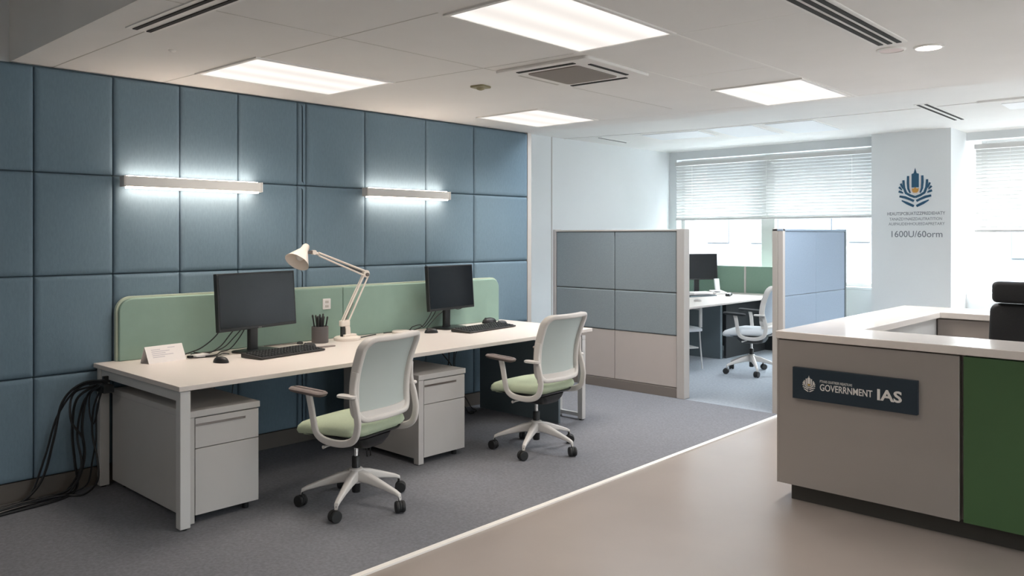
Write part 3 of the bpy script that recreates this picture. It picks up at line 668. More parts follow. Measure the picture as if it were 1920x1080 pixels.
# ------------------------------------------------------------------ cables
def cable(pts, r_, lbl, group, mt='black_plastic', name='power_cable'):
    p0 = Vector(pts[0]); pp_ = [tuple(Vector(p) - p0) for p in smooth_path(pts, 7)]
    return ob(name, MB().tube(pp_, r_, 7), mt, loc=tuple(p0), smooth=True, label=lbl, cat='cable', group=group)
G1 = 'black cables hanging from the left end of the desk'
ps = thing('power_strip', 'black power strip tucked under the left rear corner of the desk', 'power strip', (-5.08, 1.905, 0.61))
ob('body', B(((-0.13, -0.085, 0.0), (0.10, -0.025, 0.045))), 'black_plastic', ps, bev=0.004)
ob('bracket', B(((-0.02, -0.05, 0.045), (0.0, -0.01, 0.085))), 'black_plastic', ps)
routes = [
 ([(-4.98, 1.83, 0.69), (-5.10, 1.74, 0.665), (-5.17, 1.66, 0.56), (-5.19, 1.62, 0.35), (-5.20, 1.56, 0.12), (-5.21, 1.45, 0.012), (-5.19, 1.30, 0.012), (-5.15, 1.05, 0.012)], 0.006),
 ([(-5.00, 1.83, 0.68), (-5.12, 1.73, 0.64), (-5.19, 1.64, 0.48), (-5.21, 1.58, 0.25), (-5.22, 1.50, 0.03), (-5.20, 1.38, 0.011), (-5.17, 1.15, 0.011)], 0.005),
 ([(-5.06, 1.82, 0.645), (-5.13, 1.78, 0.58), (-5.15, 1.76, 0.40), (-5.14, 1.77, 0.22), (-5.16, 1.72, 0.06), (-5.20, 1.60, 0.014), (-5.17, 1.42, 0.018), (-5.08, 1.20, 0.012)], 0.006),
 ([(-5.08, 1.82, 0.64), (-5.15, 1.77, 0.55), (-5.17, 1.74, 0.36), (-5.13, 1.75, 0.18), (-5.15, 1.70, 0.04), (-5.16, 1.58, 0.012), (-5.12, 1.40, 0.012), (-5.03, 1.10, 0.012)], 0.005),
 ([(-5.03, 1.82, 0.63), (-5.08, 1.80, 0.52), (-5.10, 1.80, 0.36), (-5.05, 1.81, 0.22), (-5.02, 1.80, 0.10), (-5.09, 1.75, 0.018), (-5.15, 1.65, 0.02), (-5.14, 1.45, 0.02), (-5.11, 1.20, 0.012)], 0.0045),
 ([(-5.00, 1.82, 0.64), (-5.06, 1.81, 0.50), (-5.07, 1.81, 0.34), (-5.10, 1.80, 0.20), (-5.13, 1.78, 0.06), (-5.18, 1.68, 0.016), (-5.19, 1.50, 0.018), (-5.16, 1.25, 0.013)], 0.004),
 ([(-5.02, 1.82, 0.65), (-5.10, 1.79, 0.60), (-5.12, 1.79, 0.50), (-5.09, 1.80, 0.42), (-5.05, 1.81, 0.50), (-5.03, 1.82, 0.62)], 0.0035),
 ([(-5.09, 1.82, 0.65), (-5.17, 1.72, 0.60), (-5.15, 1.70, 0.45), (-5.12, 1.76, 0.32), (-5.16, 1.75, 0.14), (-5.19, 1.66, 0.015), (-5.22, 1.52, 0.013), (-5.22, 1.40, 0.012), (-5.19, 1.2, 0.012)], 0.005),
 ([(-5.10, 1.82, 0.65), (-5.18, 1.74, 0.56), (-5.19, 1.72, 0.38), (-5.18, 1.73, 0.20), (-5.17, 1.74, 0.05), (-5.13, 1.66, 0.012), (-5.09, 1.55, 0.012), (-5.06, 1.35, 0.013), (-5.0, 1.0, 0.012)], 0.006),
]
cl = ['thickest black cable arching furthest from the left desk end to the floor', 'black cable arching beside the outermost one off the left desk end']
for i, (p, r_) in enumerate(routes):
    lb = cl[i] if i < 2 else ('short black cable loop hanging beside the left end of the desk' if i == 6 else 'black cable in the tangle dropping beside the left end of the desk')
    cable(p, r_ * 1.3, lb, G1 if i > 1 and i != 6 else None)
G2 = 'black cables behind the left monitor'
for p, r_ in [([(-5.06, 2.62, 0.97), (-5.09, 2.56, 0.87), (-5.11, 2.47, 0.80), (-5.10, 2.36, 0.772), (-5.06, 2.34, 0.763)], 0.004),
              ([(-5.07, 2.72, 0.95), (-5.09, 2.66, 0.87), (-5.10, 2.60, 0.80), (-5.08, 2.50, 0.765), (-5.06, 2.40, 0.785)], 0.004),
              ([(-5.07, 2.76, 0.93), (-5.09, 2.70, 0.86), (-5.11, 2.63, 0.79), (-5.12, 2.53, 0.765), (-5.15, 2.42, 0.762)], 0.0035),
              ([(-5.06, 2.78, 0.95), (-5.10, 2.74, 0.85), (-5.12, 2.68, 0.775), (-5.10, 2.60, 0.763), (-5.0, 2.52, 0.763), (-4.98, 2.44, 0.763)], 0.0035)]:
    cable(p, r_, 'black cable trailing from the back of the left monitor to the desk', G2)
cable([(-5.03, 2.86, 0.945), (-5.05, 2.91, 0.925), (-5.06, 2.95, 0.94), (-5.07, 2.985, 0.965)], 0.0035, 'short black cable sagging under the right half of the left monitor', None)
cable([(-4.99, 2.345, 0.762), (-4.96, 2.40, 0.762), (-4.95, 2.48, 0.762), (-4.97, 2.53, 0.764), (-5.01, 2.57, 0.765), (-4.98, 2.60, 0.762)], 0.003, 'thin dark cord curled around the white adapter on the desk', None)
G3 = 'black cables behind the right monitor'
for p, r_ in [([(-5.13, 4.50, 0.94), (-5.14, 4.46, 0.86), (-5.15, 4.40, 0.79), (-5.15, 4.32, 0.765), (-5.14, 4.22, 0.763), (-5.13, 4.10, 0.762)], 0.004),
              ([(-5.12, 4.54, 0.94), (-5.15, 4.50, 0.85), (-5.16, 4.42, 0.775), (-5.14, 4.36, 0.80), (-5.14, 4.28, 0.79), (-5.16, 4.24, 0.763), (-5.16, 4.0, 0.762)], 0.0035),
              ([(-5.12, 4.64, 0.92), (-5.15, 4.56, 0.86), (-5.16, 4.48, 0.79), (-5.13, 4.42, 0.765)], 0.0035)]:
    cable(p, r_, 'black cable trailing from the back of the right monitor to the desk', G3)
cable([(-5.10, 4.70, 0.92), (-5.11, 4.76, 0.905), (-5.12, 4.82, 0.915), (-5.12, 4.84, 0.94)], 0.0035, 'short black cable sagging under the right half of the right monitor', None)
cable([(-5.05, 3.66, 0.765), (-5.07, 3.73, 0.762), (-5.10, 3.80, 0.762), (-5.13, 3.9, 0.762)], 0.004, 'short dark cord running from the base of the desk lamp', None)
cable([(-5.12, 3.19, 0.762), (-5.14, 3.08, 0.762), (-5.15, 2.95, 0.762)], 0.003, 'thin cord lying at the foot of the divider right of the left monitor', None, 'spring_grey')
tr = thing('cable_tray', 'black cable tray under the desk above the middle cabinet', 'cable tray', (-5.03, 3.95, 0.66))
ob('tray', B(((-0.07, -0.42, 0), (0.07, 0.02, 0.005)), ((-0.07, -0.42, 0), (-0.065, 0.02, 0.06)), ((0.065, -0.42, 0), (0.07, 0.02, 0.045)), ((-0.003, -0.42, 0), (0.003, -0.40, 0.072)), ((-0.003, 0.0, 0), (0.003, 0.02, 0.072))), 'black_plastic', tr)
for i in range(4):
    y_ = 3.86 + 0.03 * i
    cable([(-4.98, y_ - 0.15, 0.70), (-4.94, y_, 0.72), (-4.92, y_ + 0.05, 0.66), (-4.95, y_ + 0.1, 0.63), (-4.98, y_ + 0.06, 0.69)], 0.005, 'black cable looped out of the tray above the middle cabinet', 'cable loops at the under-desk tray')
G4 = 'black cables hanging under the desk between the cabinet and the right chair'
for p, r_ in [([(-5.06, 4.52, 0.725), (-5.06, 4.50, 0.60), (-5.02, 4.60, 0.45), (-5.04, 4.66, 0.32), (-5.05, 4.72, 0.18), (-5.03, 4.80, 0.03), (-5.02, 4.86, 0.012)], 0.005),
              ([(-5.06, 4.62, 0.725), (-5.05, 4.60, 0.60), (-5.04, 4.58, 0.45), (-5.05, 4.50, 0.32), (-5.05, 4.44, 0.20), (-5.06, 4.40, 0.03), (-5.06, 4.34, 0.012)], 0.005),
              ([(-5.07, 4.70, 0.725), (-5.07, 4.68, 0.58), (-5.06, 4.66, 0.40), (-5.07, 4.70, 0.26), (-5.08, 4.82, 0.14), (-5.07, 4.88, 0.05), (-5.05, 4.92, 0.02), (-5.03, 4.86, 0.012)], 0.004),
              ([(-5.08, 4.80, 0.725), (-5.08, 4.78, 0.62), (-5.08, 4.70, 0.52), (-5.08, 4.70, 0.36), (-5.09, 4.76, 0.20), (-5.09, 4.84, 0.03), (-5.06, 4.90, 0.012)], 0.0035)]:
    cable(p, r_, 'black cable hanging below the desk under the right monitor', G4)
for p in ([(-5.19, 2.66, 0.725), (-5.20, 2.63, 0.68), (-5.20, 2.60, 0.60), (-5.21, 2.62, 0.45)], [(-5.19, 2.85, 0.725), (-5.20, 2.82, 0.66), (-5.20, 2.76, 0.60), (-5.21, 2.74, 0.45)]):
    cable(p, 0.003, 'thin dark cable against the wall under the left monitor', 'thin cables under the desk right of the left cabinet')
for dy in (0, 0.03):
    cable([(-4.62, 3.475 - dy * 0.4, 0.60), (-4.60, 3.47 - dy * 0.4, 0.4), (-4.61, 3.46 - dy * 0.4, 0.2), (-4.60, 3.45 - dy, 0.05), (-4.57, 3.43 - dy, 0.012)], 0.0045, 'black cable hanging beside the middle cabinet behind the left chair', 'cables beside the middle cabinet')

# ------------------------------------------------------------------ task chairs (local front = -x)
def build_chair(label, fm, seatm, meshm, padm, phase):
    r = thing('task_chair', label, 'chair', (0, 0, 0))
    # base
    sb = MB()
    sb.lathe([(0.034, 0.125), (0.040, 0.135), (0.038, 0.205), (0.030, 0.21)], n=24)
    base = ob('base_hub', sb, fm, r, smooth=True)
    for i in range(5):
        a_ = phase + 2 * PI * i / 5; c_, s_ = math.cos(a_), math.sin(a_)
        arm = MB()
        rings = []
        for t, zc, hh, ww in ((0.02, 0.168, 0.034, 0.026), (0.10, 0.155, 0.028, 0.022), (0.20, 0.128, 0.018, 0.017), (0.275, 0.105, 0.012, 0.014), (0.302, 0.092, 0.010, 0.012), (0.306, 0.072, 0.006, 0.009)):
            rings.append([(t * c_ - y_ * s_, t * s_ + y_ * c_, zc + z_) for y_, z_ in rrect(2 * ww, 2 * hh, min(ww, hh) * 0.6, 3)])
        arm.loft(rings); ob('base_arm', arm, fm, r, smooth=True)
        px, py = 0.30 * c_, 0.30 * s_
        sa = a_ + 0.9; ux, uy = math.cos(sa), math.sin(sa)   # wheel axle direction
        cs = MB()
        cs.lathe([(0.006, 0.05), (0.006, 0.085)], c=(px, py, 0), n=10)
        cs.lathe([(0.030, -0.005), (0.030, 0.005)], c=(px + 0.010 * uy, py - 0.010 * ux, 0.036), axis=(ux, uy, 0), n=20)
        cst = ob('caster', cs, 'rubber', r, smooth=True)
        for sg in (-1, 1):
            ob('wheel', MB().lathe([(0.020, -0.010), (0.030, -0.009), (0.0325, -0.004), (0.0325, 0.004), (0.030, 0.009), (0.020, 0.010)], c=(px + 0.010 * uy + sg * 0.016 * ux, py - 0.010 * ux + sg * 0.016 * uy, 0.0335), axis=(ux, uy, 0), n=22), 'rubber', cst, smooth=True)
    ob('gas_lift', MB().lathe([(0.022, 0.07), (0.024, 0.075), (0.024, 0.27), (0.020, 0.275)], n=20), 'black_plastic', r, smooth=True)
    ob('piston', MB().lathe([(0.013, 0.27), (0.013, 0.36)], n=18), 'chrome', r, smooth=True)
    mc = MB().loft([[(x_, y_, z_) for x_, y_ in rrect(w_, d_, 0.03, cx=cx_)] for z_, w_, d_, cx_ in ((0.335, 0.16, 0.10, 0.0), (0.35, 0.26, 0.16, 0.01), (0.385, 0.30, 0.22, 0.01), (0.41, 0.30, 0.26, 0.01))])
    ob('tilt_mechanism', mc, 'black_plastic', r, smooth=True)
    ob('lever', MB().tube([(-0.02, -0.10, 0.372), (-0.03, -0.20, 0.372), (-0.03, -0.235, 0.372)], [0.006, 0.006, 0.010], 8), fm, r, smooth=True)
    # seat pan and cushion
    ob('seat_pan', MB().loft([[(x_, y_, z_) for x_, y_ in rrect(w_, d_, 0.10, 7, cx=-0.03)] for z_, w_, d_ in ((0.412, 0.36, 0.38), (0.425, 0.43, 0.44), (0.437, 0.45, 0.45))]), 'black_plastic', r, smooth=True)
    rings = []
    for z_, q, fr in ((0.437, 0.03, 0), (0.444, 0.008, 0), (0.462, 0.0, 0), (0.485, 0.006, 0), (0.502, 0.022, 0.3), (0.512, 0.055, 0.6), (0.518, 0.11, 0.9), (0.520, 0.18, 1)):
        w_, d_ = 0.49 - 2 * q, 0.485 - 2 * q
        ring = []
        for x_, y_ in rrect(w_, d_, max(0.03, 0.10 - q * 0.3), 8, cx=-0.035):
            t = (x_ + 0.28) / 0.5
            drop = 0.030 * max(0, 0.35 - t) / 0.35 - 0.010 * max(0, t - 0.7) / 0.3
            dish = -0.006 * fr
            ring.append((x_, y_, z_ - drop + dish))
        rings.append(ring)
    rings.insert(0, [(x_, y_, z_ - 0.006) for x_, y_, z_ in rings[0]])
    ob('seat', MB().loft(rings), seatm, r, smooth=True)
    # back: leaning curved loop, mesh panel, lumbar bar
    def bx_(z): t = (z - 0.52) / 0.46; return 0.205 + 0.030 * t + 0.050 * t * t - 0.03 * math.sin(PI * t)
    z0, z1 = 0.535, 0.975; cz = (z0 + z1) / 2
    loop = []
    for y_, z_ in rrect(0.46, z1 - z0, 0.06, 8, cy=cz):
        ww = 1.0 - 0.06 * (1 - (z_ - z0) / (z1 - z0))
        loop.append((bx_(z_) + 0.05 * (1 - (y_ / 0.23) ** 2) - 0.02, y_ * ww, z_))
    # densify straight sides
    dense = []
    for i in range(len(loop)):
        a_, b_ = Vector(loop[i]), Vector(loop[(i + 1) % len(loop)]); k_ = max(1, int((b_ - a_).length / 0.03))
        for j in range(k_):
            p = a_.lerp(b_, j / k_); zz = p.z; yy = p.y
            p.x = bx_(zz) + 0.045 * (1 - (yy / 0.23) ** 2) - 0.02
            dense.append(tuple(p))
    ob('back_frame', MB().sweep(dense, rrect(0.030, 0.056, 0.011, 3), closed=True, up=(1, 0, 0)), fm, r, smooth=True)
    def sheet(zlo, zhi, half, off, th, nz, ny=14):
        vs = []; fs = []
        for side in (0, 1):
            for i in range(nz + 1):
                zz = zlo + (zhi - zlo) * i / nz
                for j in range(ny + 1):
                    yy = -half + 2 * half * j / ny
                    vs.append((bx_(zz) + 0.045 * (1 - (yy / 0.23) ** 2) - 0.02 + off + side * th, yy * (1.0 - 0.06 * (1 - (zz - z0) / (z1 - z0))), zz))
        w2 = ny + 1; o2 = (nz + 1) * w2
        for i in range(nz):
            for j in range(ny):
                k_ = i * w2 + j; fs.append((k_, k_ + 1, k_ + w2 + 1, k_ + w2)); fs.append((o2 + k_, o2 + k_ + w2, o2 + k_ + w2 + 1, o2 + k_ + 1))
        for i in range(nz):
            for j in (0, ny):
                k_ = i * w2 + j; fs.append((k_, k_ + w2, o2 + k_ + w2, o2 + k_))
        for j in range(ny):
            for i in (0, nz):
                k_ = i * w2 + j; fs.append((k_, k_ + 1, o2 + k_ + 1, o2 + k_))
        return MB().add(vs, fs)
    ob('back_mesh', sheet(z0 + 0.01, z1 - 0.008, 0.222, -0.004, 0.004, 14), meshm, r, smooth=True)
    ob('lumbar_bar', sheet(z0 - 0.015, z0 + 0.045, 0.225, -0.016, 0.026, 3), fm, r, smooth=True)
    # arms: one loop each side from the back down under the seat and up to the pad
    for sg in (-1, 1):
        y_ = 0.248 * sg; yi = 0.236 * sg
        pth = smooth_path([(bx_(0.80) - 0.01, yi, 0.80), (bx_(0.70) + 0.0, y_, 0.70), (0.222, y_ * 1.02, 0.60), (0.232, y_ * 1.02, 0.52), (0.205, y_ * 1.02, 0.445), (0.12, y_ * 1.0, 0.412),
                           (0.0, y_ * 1.0, 0.415), (-0.06, y_ * 1.02, 0.45), (-0.075, y_ * 1.06, 0.52), (-0.085, y_ * 1.09, 0.60), (-0.10, y_ * 1.10, 0.665)], 6)
        ob('arm_loop', MB().sweep(pth, rrect(0.020, 0.040, 0.008, 3), up=(0.5, 0, 1)) if False else MB().sweep(pth, rrect(0.040, 0.020, 0.008, 3), up=(0, 1, 0)), fm, r, smooth=True)
        ob('armrest', MB().loft([[(x_, yy + y_ * 1.10, z_ + 0.012 * (-(x_ + 0.10)) / 0.13 * 0.6) for x_, yy in rrect(0.25 - q, 0.085 - q, 0.035, 6, cx=-0.105)] for z_, q in ((0.660, 0.05), (0.668, 0.01), (0.680, 0.0), (0.688, 0.012), (0.690, 0.03))]), padm, r, smooth=True)
        ob('arm_bracket', MB().loft([[(x_, yy + y_ * 1.06, z_) for x_, yy in rrect(0.12 - q, 0.05 - q, 0.02, 5, cx=0.165)] for z_, q in ((0.664, 0.012), (0.668, 0.0), (0.678, 0.0), (0.682, 0.01))]), fm, r, smooth=True)
    ob('cross_brace', MB().sweep([(0.10, -0.25, 0.413), (0.09, -0.12, 0.402), (0.09, 0.12, 0.402), (0.10, 0.25, 0.413)], rrect(0.016, 0.045, 0.006, 3), up=(1, 0, 0)), fm, r, smooth=True)
    return r
ch = build_chair('nearer white task chair with green seat, its back hiding part of the middle cabinet', 'chair_frame', 'chair_seat', 'back_mesh', 'chair_pad', math.radians(3))
ch['group'] = 'task chairs at the long desk'
ch.location = (-3.82, 2.765, 0.004); ch.rotation_euler = (0, 0, math.radians(13))
copy_thing(ch, (-3.86, 4.36, 0.004), math.radians(4), 'farther white task chair with green seat at the right end of the long desk')
c3 = build_chair('pale task chair with grey-white seat inside the far cubicle', 'chair_frame', 'chair_seat_pale', 'back_mesh_blue', 'dark_panel', math.radians(10))
c3.location = (-4.27, 8.45, 0.002); c3.rotation_euler = (0, 0, math.radians(10))

# ------------------------------------------------------------------ cubicle partitions
p1 = thing('cubicle_partition', 'grey fabric cubicle partition with beige lower panels behind the right chair', 'partition', (-4.03, 6.65, 0.004), 0)
X0, X1, XS = -1.60, 0.0, -0.804   # local x span, seam
def pad(w0, w1, z0_, z1_, y0_, y1_, mt, par, bev=0.012):
    g_ = 0.003
    return ob('fabric_panel' if 'fabric' in mt or 'blue' in mt else 'lower_panel', B(((w0 + g_, y0_, z0_ + g_), (w1 - g_, y1_, z1_ - g_))), mt, par, bev=bev, segs=3)
ob('core', B(((X0 + 0.01, 0.012, 0.0), (X1 - 0.02, 0.068, 1.575))), 'partition_base', p1)
for (a_, b_) in ((X0 + 0.03, XS), (XS, X1 - 0.085)):
    pad(a_, b_, 0.99, 1.575, -0.008, 0.012, 'partition_fabric', p1)
    pad(a_, b_, 0.585, 0.99, -0.008, 0.012, 'partition_fabric', p1)
    pad(a_, b_, 0.095, 0.585, -0.004, 0.012, 'partition_beige', p1, 0.002)
ob('base_plinth', B(((X0, -0.012, 0.0), (X1 - 0.03, 0.07, 0.092))), 'partition_base', p1, bev=0.002)
ob('top_rail', B(((X0, -0.012, 1.575), (X1 - 0.08, 0.08, 1.592))), 'partition_frame', p1, bev=0.003)
ob('end_post', B(((X1 - 0.082, -0.014, 0.0), (X1 - 0.0, 0.082, 1.597))), 'partition_frame', p1, bev=0.004)
ob('end_post', B(((X0 - 0.01, -0.014, 0.0), (X0 + 0.03, 0.082, 1.597))), 'partition_frame', p1, bev=0.004)

p2 = thing('cubicle_partition', 'daylit blue fabric cubicle partition rising behind the reception counter', 'partition', (-3.12, 6.65, 0.0), 0)
L2 = 1.40
ob('core', B(((-0.03, 0.02, 0.0), (0.03, L2 - 0.01, 1.575))), 'partition_frame', p2)
for (a_, b_) in ((0.045, 0.70), (0.70, L2 - 0.02)):
    for (c_, d_) in ((1.012, 1.575), (0.59, 1.012), (0.09, 0.59)):
        g_ = 0.0015
        ob('fabric_panel', B(((0.03, a_ + g_, c_ + g_), (0.043, b_ - g_, d_ - g_))), 'partition_daylit', p2, bev=0.005, segs=3)  # daylit tint on this side, plain fabric on the other
        ob('fabric_panel', B(((-0.043, a_ + g_, c_ + g_), (-0.03, b_ - g_, d_ - g_))), 'partition_fabric', p2, bev=0.005, segs=3)
ob('base_plinth', B(((-0.042, 0.046, 0.0), (0.042, L2 - 0.021, 0.088))), 'partition_base', p2, bev=0.002)
ob('top_rail', B(((-0.048, 0.0, 1.575), (0.048, L2, 1.592))), 'partition_daylit', p2, bev=0.003)
ob('end_post', B(((-0.048, 0.0, 0.0), (-0.001, 0.045, 1.597))), 'trim_beige', p2, bev=0.003)
ob('end_post', B(((0.001, 0.002, 0.0), (0.048, 0.045, 1.597))), 'partition_frame', p2, bev=0.003)
ob('end_post', B(((-0.048, L2 - 0.02, 0.0), (0.048, L2 + 0.012, 1.597))), 'mid_panel', p2, bev=0.003)

# inside the cubicle
idk = thing('desk', 'white worktop with grey end panel inside the far cubicle', 'desk', (-5.4, 9.0, 0.0))
ob('tabletop', MB().prism([(-0.55, -1.6), (0.70, -1.6), (0.66, 0.95), (0.66, 1.36), (-0.55, 1.36)], 0.722, 0.75), 'desk_white', idk, bev=0.006)
ob('support_panel', B(((-0.10, 0.15, 0.0), (0.36, 0.20, 0.72))), 'mid_panel', idk, bev=0.002)
ob('back_panel', B(((-0.5, 1.30, 0.0), (0.64, 1.34, 0.72))), 'dark_panel', idk)  # near-black colour stands in for the shaded void under the worktop
ob('support_panel', B(((-0.5, -1.55, 0.0), (0.0, -1.50, 0.72))), 'mid_panel', idk, bev=0.002)
ob('support_panel', B(((0.36, 0.24, 0.0), (0.39, 1.30, 0.72))), 'dark_panel', idk, bev=0.002)  # dark sheet painted as the shade beneath the desk
idv = thing('desk_divider', 'green fabric screen along the back of the far cubicle desk', 'desk divider', (-5.2, 10.40, 0.0))
ob('panel', B(((-1.5, 0.0, 0.02), (-0.163, 0.04, 1.115))), 'inner_green', idv, bev=0.004)
ob('panel', B(((-0.137, 0.0, 0.02), (0.62, 0.04, 1.115))), 'inner_green', idv, bev=0.004)
ob('joint_post', B(((-0.163, -0.004, 0.02), (-0.137, 0.044, 1.117))), 'partition_frame', idv)
im = monitor((-5.83, 9.95, 0.75), math.radians(-28), 0.60, 0.36, 0.36, 'dark monitor on the desk inside the far cubicle', 3)
ip = thing('desk_phone', 'white desk phone with upright handset beside the cubicle monitor', 'phone', (-5.50, 9.93, 0.75), math.radians(-30))
ob('body', MB().loft([[(0.09, y_, 0), (-0.09, y_, 0), (-0.09, y_, 0.05), (0.09, y_, 0.02)] for y_ in (-0.09, 0.09)]), 'paper', ip, bev=0.004)
ob('handset', MB().loft([[(x_ - 0.07 - 0.03 * t, y_ + 0.03, 0.04 + 0.16 * t) for x_, y_ in rrect(0.035, 0.07, 0.012)] for t in (0, 0.5, 1)]), 'unlit_diffuser', ip, smooth=True)
ob('keypad', B(((0.0, -0.07, 0.03), (0.07, -0.01, 0.036))), 'black_plastic', ip)
ob('telephone_handset', MB().loft([[(x_ * k_, y_ * k_, z_) for x_, y_ in rrect(0.07, 0.24, 0.03)] for z_, k_ in ((0, 0.9), (0.012, 1), (0.03, 0.85), (0.036, 0.6))]), 'black_plastic', loc=(-5.22, 9.70, 0.75), smooth=True, label='black handset lying on the far cubicle desk', cat='handset').rotation_euler = (0, 0, math.radians(20))
kb3 = thing('keyboard', 'thin grey keyboard on the far cubicle desk', 'keyboard', (-5.45, 9.35, 0.75), math.radians(-15))
ob('case', MB().prism(rrect(0.16, 0.48, 0.01), 0, 0.014), 'mid_panel', kb3, bev=0.003)
ob('keycaps', MB().prism(rrect(0.13, 0.45, 0.005), 0.014, 0.019), 'dark_panel', kb3, bev=0.002)
ob('paper_stack', MB().prism(rrect(0.22, 0.30, 0.003), 0, 0.035), 'paper', loc=(-5.62, 9.62, 0.75), bev=0.002, label='small white box of papers in front of the cubicle monitor', cat='papers').rotation_euler = (0, 0, math.radians(-25))
ob('computer_mouse', MB().loft([[(0.05 * c_ * math.cos(q * PI / 10), 0.03 * c_ * math.sin(q * PI / 10), z_) for q in range(20)] for z_, c_ in ((0.001, 1), (0.015, 0.95), (0.025, 0.7), (0.03, 0.1))]), 'cabinet_grey', loc=(-5.05, 8.62, 0.75), smooth=True, label='grey mouse near the front edge of the far cubicle desk', cat='mouse')

# visitor chair at the opening
vc = thing('visitor_chair', 'small white chair with thin metal legs beside the cubicle desk', 'chair', (-5.06, 8.20, 0.002), math.radians(-25))
for sx_ in (-0.19, 0.19):
    ob('leg', MB().tube([(sx_, -0.18, 0.005), (sx_ * 0.95, -0.17, 0.44)], 0.009, 10), 'metal_white', vc, smooth=True)
    ob('leg', MB().tube(smooth_path([(sx_, 0.20, 0.005), (sx_ * 0.95, 0.17, 0.44), (sx_ * 0.92, 0.19, 0.69)], 5), 0.009, 10), 'metal_white', vc, smooth=True)
ob('seat', MB().loft([[(x_, y_, z_) for x_, y_ in rrect(0.42 - q, 0.42 - q, 0.05)] for z_, q in ((0.435, 0.02), (0.44, 0), (0.465, 0), (0.48, 0.04))]), 'chair_seat_pale', vc, smooth=True)
ob('backrest', B(((-0.18, 0.165, 0.50), (0.18, 0.185, 0.69))), 'mid_panel', vc, bev=0.006)
ob('back_frame', B(((-0.20, 0.16, 0.68), (0.20, 0.195, 0.705)), ((-0.20, 0.16, 0.48), (-0.18, 0.195, 0.69)), ((0.18, 0.16, 0.48), (0.20, 0.195, 0.69))), 'metal_white', vc, bev=0.004)
ob('stretcher', B(((-0.18, -0.16, 0.24), (0.18, 0.16, 0.255))), 'metal_white', vc, bev=0.003)

# ------------------------------------------------------------------ reception counter
TZ = 0.98
ct = thing('reception_counter', 'U-shaped reception counter with pale top and grey and green front', 'counter', (-2.12, 4.50, 0.0))
XR = 3.3   # local right end
def skew(x_): return -0.012 * x_
ob('countertop', MB().prism([(-0.005, 0.0), (XR, skew(XR)), (XR, 0.41), (0.345, 0.41), (0.345, 1.92), (XR, 1.92), (XR, 2.40), (-0.04, 2.36)], TZ - 0.043, TZ), 'counter_top', ct, bev=0.004)
ob('front_panel', MB().prism([(0.012, 0.012), (0.965, 0.012 + skew(0.965)), (0.965, 0.05), (0.012, 0.05)], 0.10, TZ - 0.05), 'counter_grey', ct, bev=0.002, label='taupe grey front panel')
ob('front_panel', MB().prism([(0.983, 0.012 + skew(0.98)), (XR - 0.02, 0.012 + skew(XR)), (XR - 0.02, 0.05), (0.983, 0.05)], 0.10, TZ - 0.05), 'counter_green', ct, bev=0.002, label='dark green front panel')
ob('carcass', B(((0.03, 0.045, 0.10), (XR - 0.03, 0.36, TZ - 0.044)), ((-0.005, 0.045, 0.10), (0.30, 2.31, TZ - 0.044)), ((0.30, 1.98, 0.10), (XR - 0.03, 2.34, TZ - 0.044))), 'counter_grey', ct)
ob('side_panel', B(((0.0, 0.012, 0.10), (0.012, 2.33, TZ - 0.044))), 'counter_grey', ct)
for xx in (0.315, 0.73, 1.15, 1.57, 1.99, 2.41):
    ob('cabinet_door', B(((xx + 0.003, 1.962, 0.12), (xx + 0.417, 1.981, TZ - 0.055))), 'counter_inner', ct, bev=0.0015)
ob('inner_panel', B(((0.30, 0.36, 0.10), (0.31, 1.962, TZ - 0.046))), 'cabinet_grey', ct)
ob('plinth', B(((0.06, 0.075, 0.0), (XR - 0.08, 0.30, 0.10)), ((0.06, 0.30, 0.0), (0.26, 2.28, 0.10)), ((0.26, 2.03, 0.0), (XR - 0.08, 2.28, 0.10))), 'counter_plinth', ct)

# emblem: wheat-like strokes around a tower
def emblem_polys():
    def px(x_, y_): return ((x_ - 517) / 160.0, (400 - y_) / 160.0)
    def stroke(pts, wd):
        P = [Vector(px(*p)) for p in pts]; Lf = []; Rt = []
        for i, p in enumerate(P):
            t = (P[min(i + 1, len(P) - 1)] - P[max(i - 1, 0)]).normalized(); n_ = Vector((-t.y, t.x)) * wd[i] * 1.3 / 160.0
            Lf.append(tuple(p + n_)); Rt.append(tuple(p - n_))
        return [[Lf[i], Lf[i + 1], Rt[i + 1], Rt[i]] for i in range(len(P) - 1)]
    blue = []
    for pts, wd in [([(449, 250), (448, 320), (452, 380), (470, 425)], [8, 9, 8, 5]),
                    ([(404, 292), (410, 370), (430, 425), (470, 450), (517, 468)], [8, 9, 9, 9, 9]),
                    ([(378, 325), (388, 350), (398, 378)], [7, 7, 3]),
                    ([(362, 360), (378, 378), (392, 392)], [8, 6, 3]),
                    ([(358, 405), (380, 412), (402, 424)], [8, 9, 4]),
                    ([(366, 456), (420, 468), (470, 490), (505, 508)], [8, 10, 9, 9]),
                    ([(388, 500), (440, 528), (480, 548), (505, 560)], [4, 10, 10, 9])]:
        q = stroke(pts, wd); blue += q; blue += [[(-a_, b_) for a_, b_ in k][::-1] for k in q]
    tower = [[px(483, 370), px(483, 232), px(500, 225), px(517, 225), px(517, 370)], [px(517, 370), px(517, 225), px(534, 225), px(552, 232), px(552, 370)], [px(503, 226), px(517, 170), px(531, 226)]]
    crown = [[px(485, 375), px(500, 382), px(517, 366), px(535, 382), px(552, 375), px(548, 408), px(532, 424), px(502, 424), px(488, 408)]]
    pink = stroke([(468, 250), (468, 370), (480, 415), (517, 440)], [3, 3, 3, 3])
    pink += [[(-a_, b_) for a_, b_ in k][::-1] for k in pink]
    return blue, tower, crown, pink
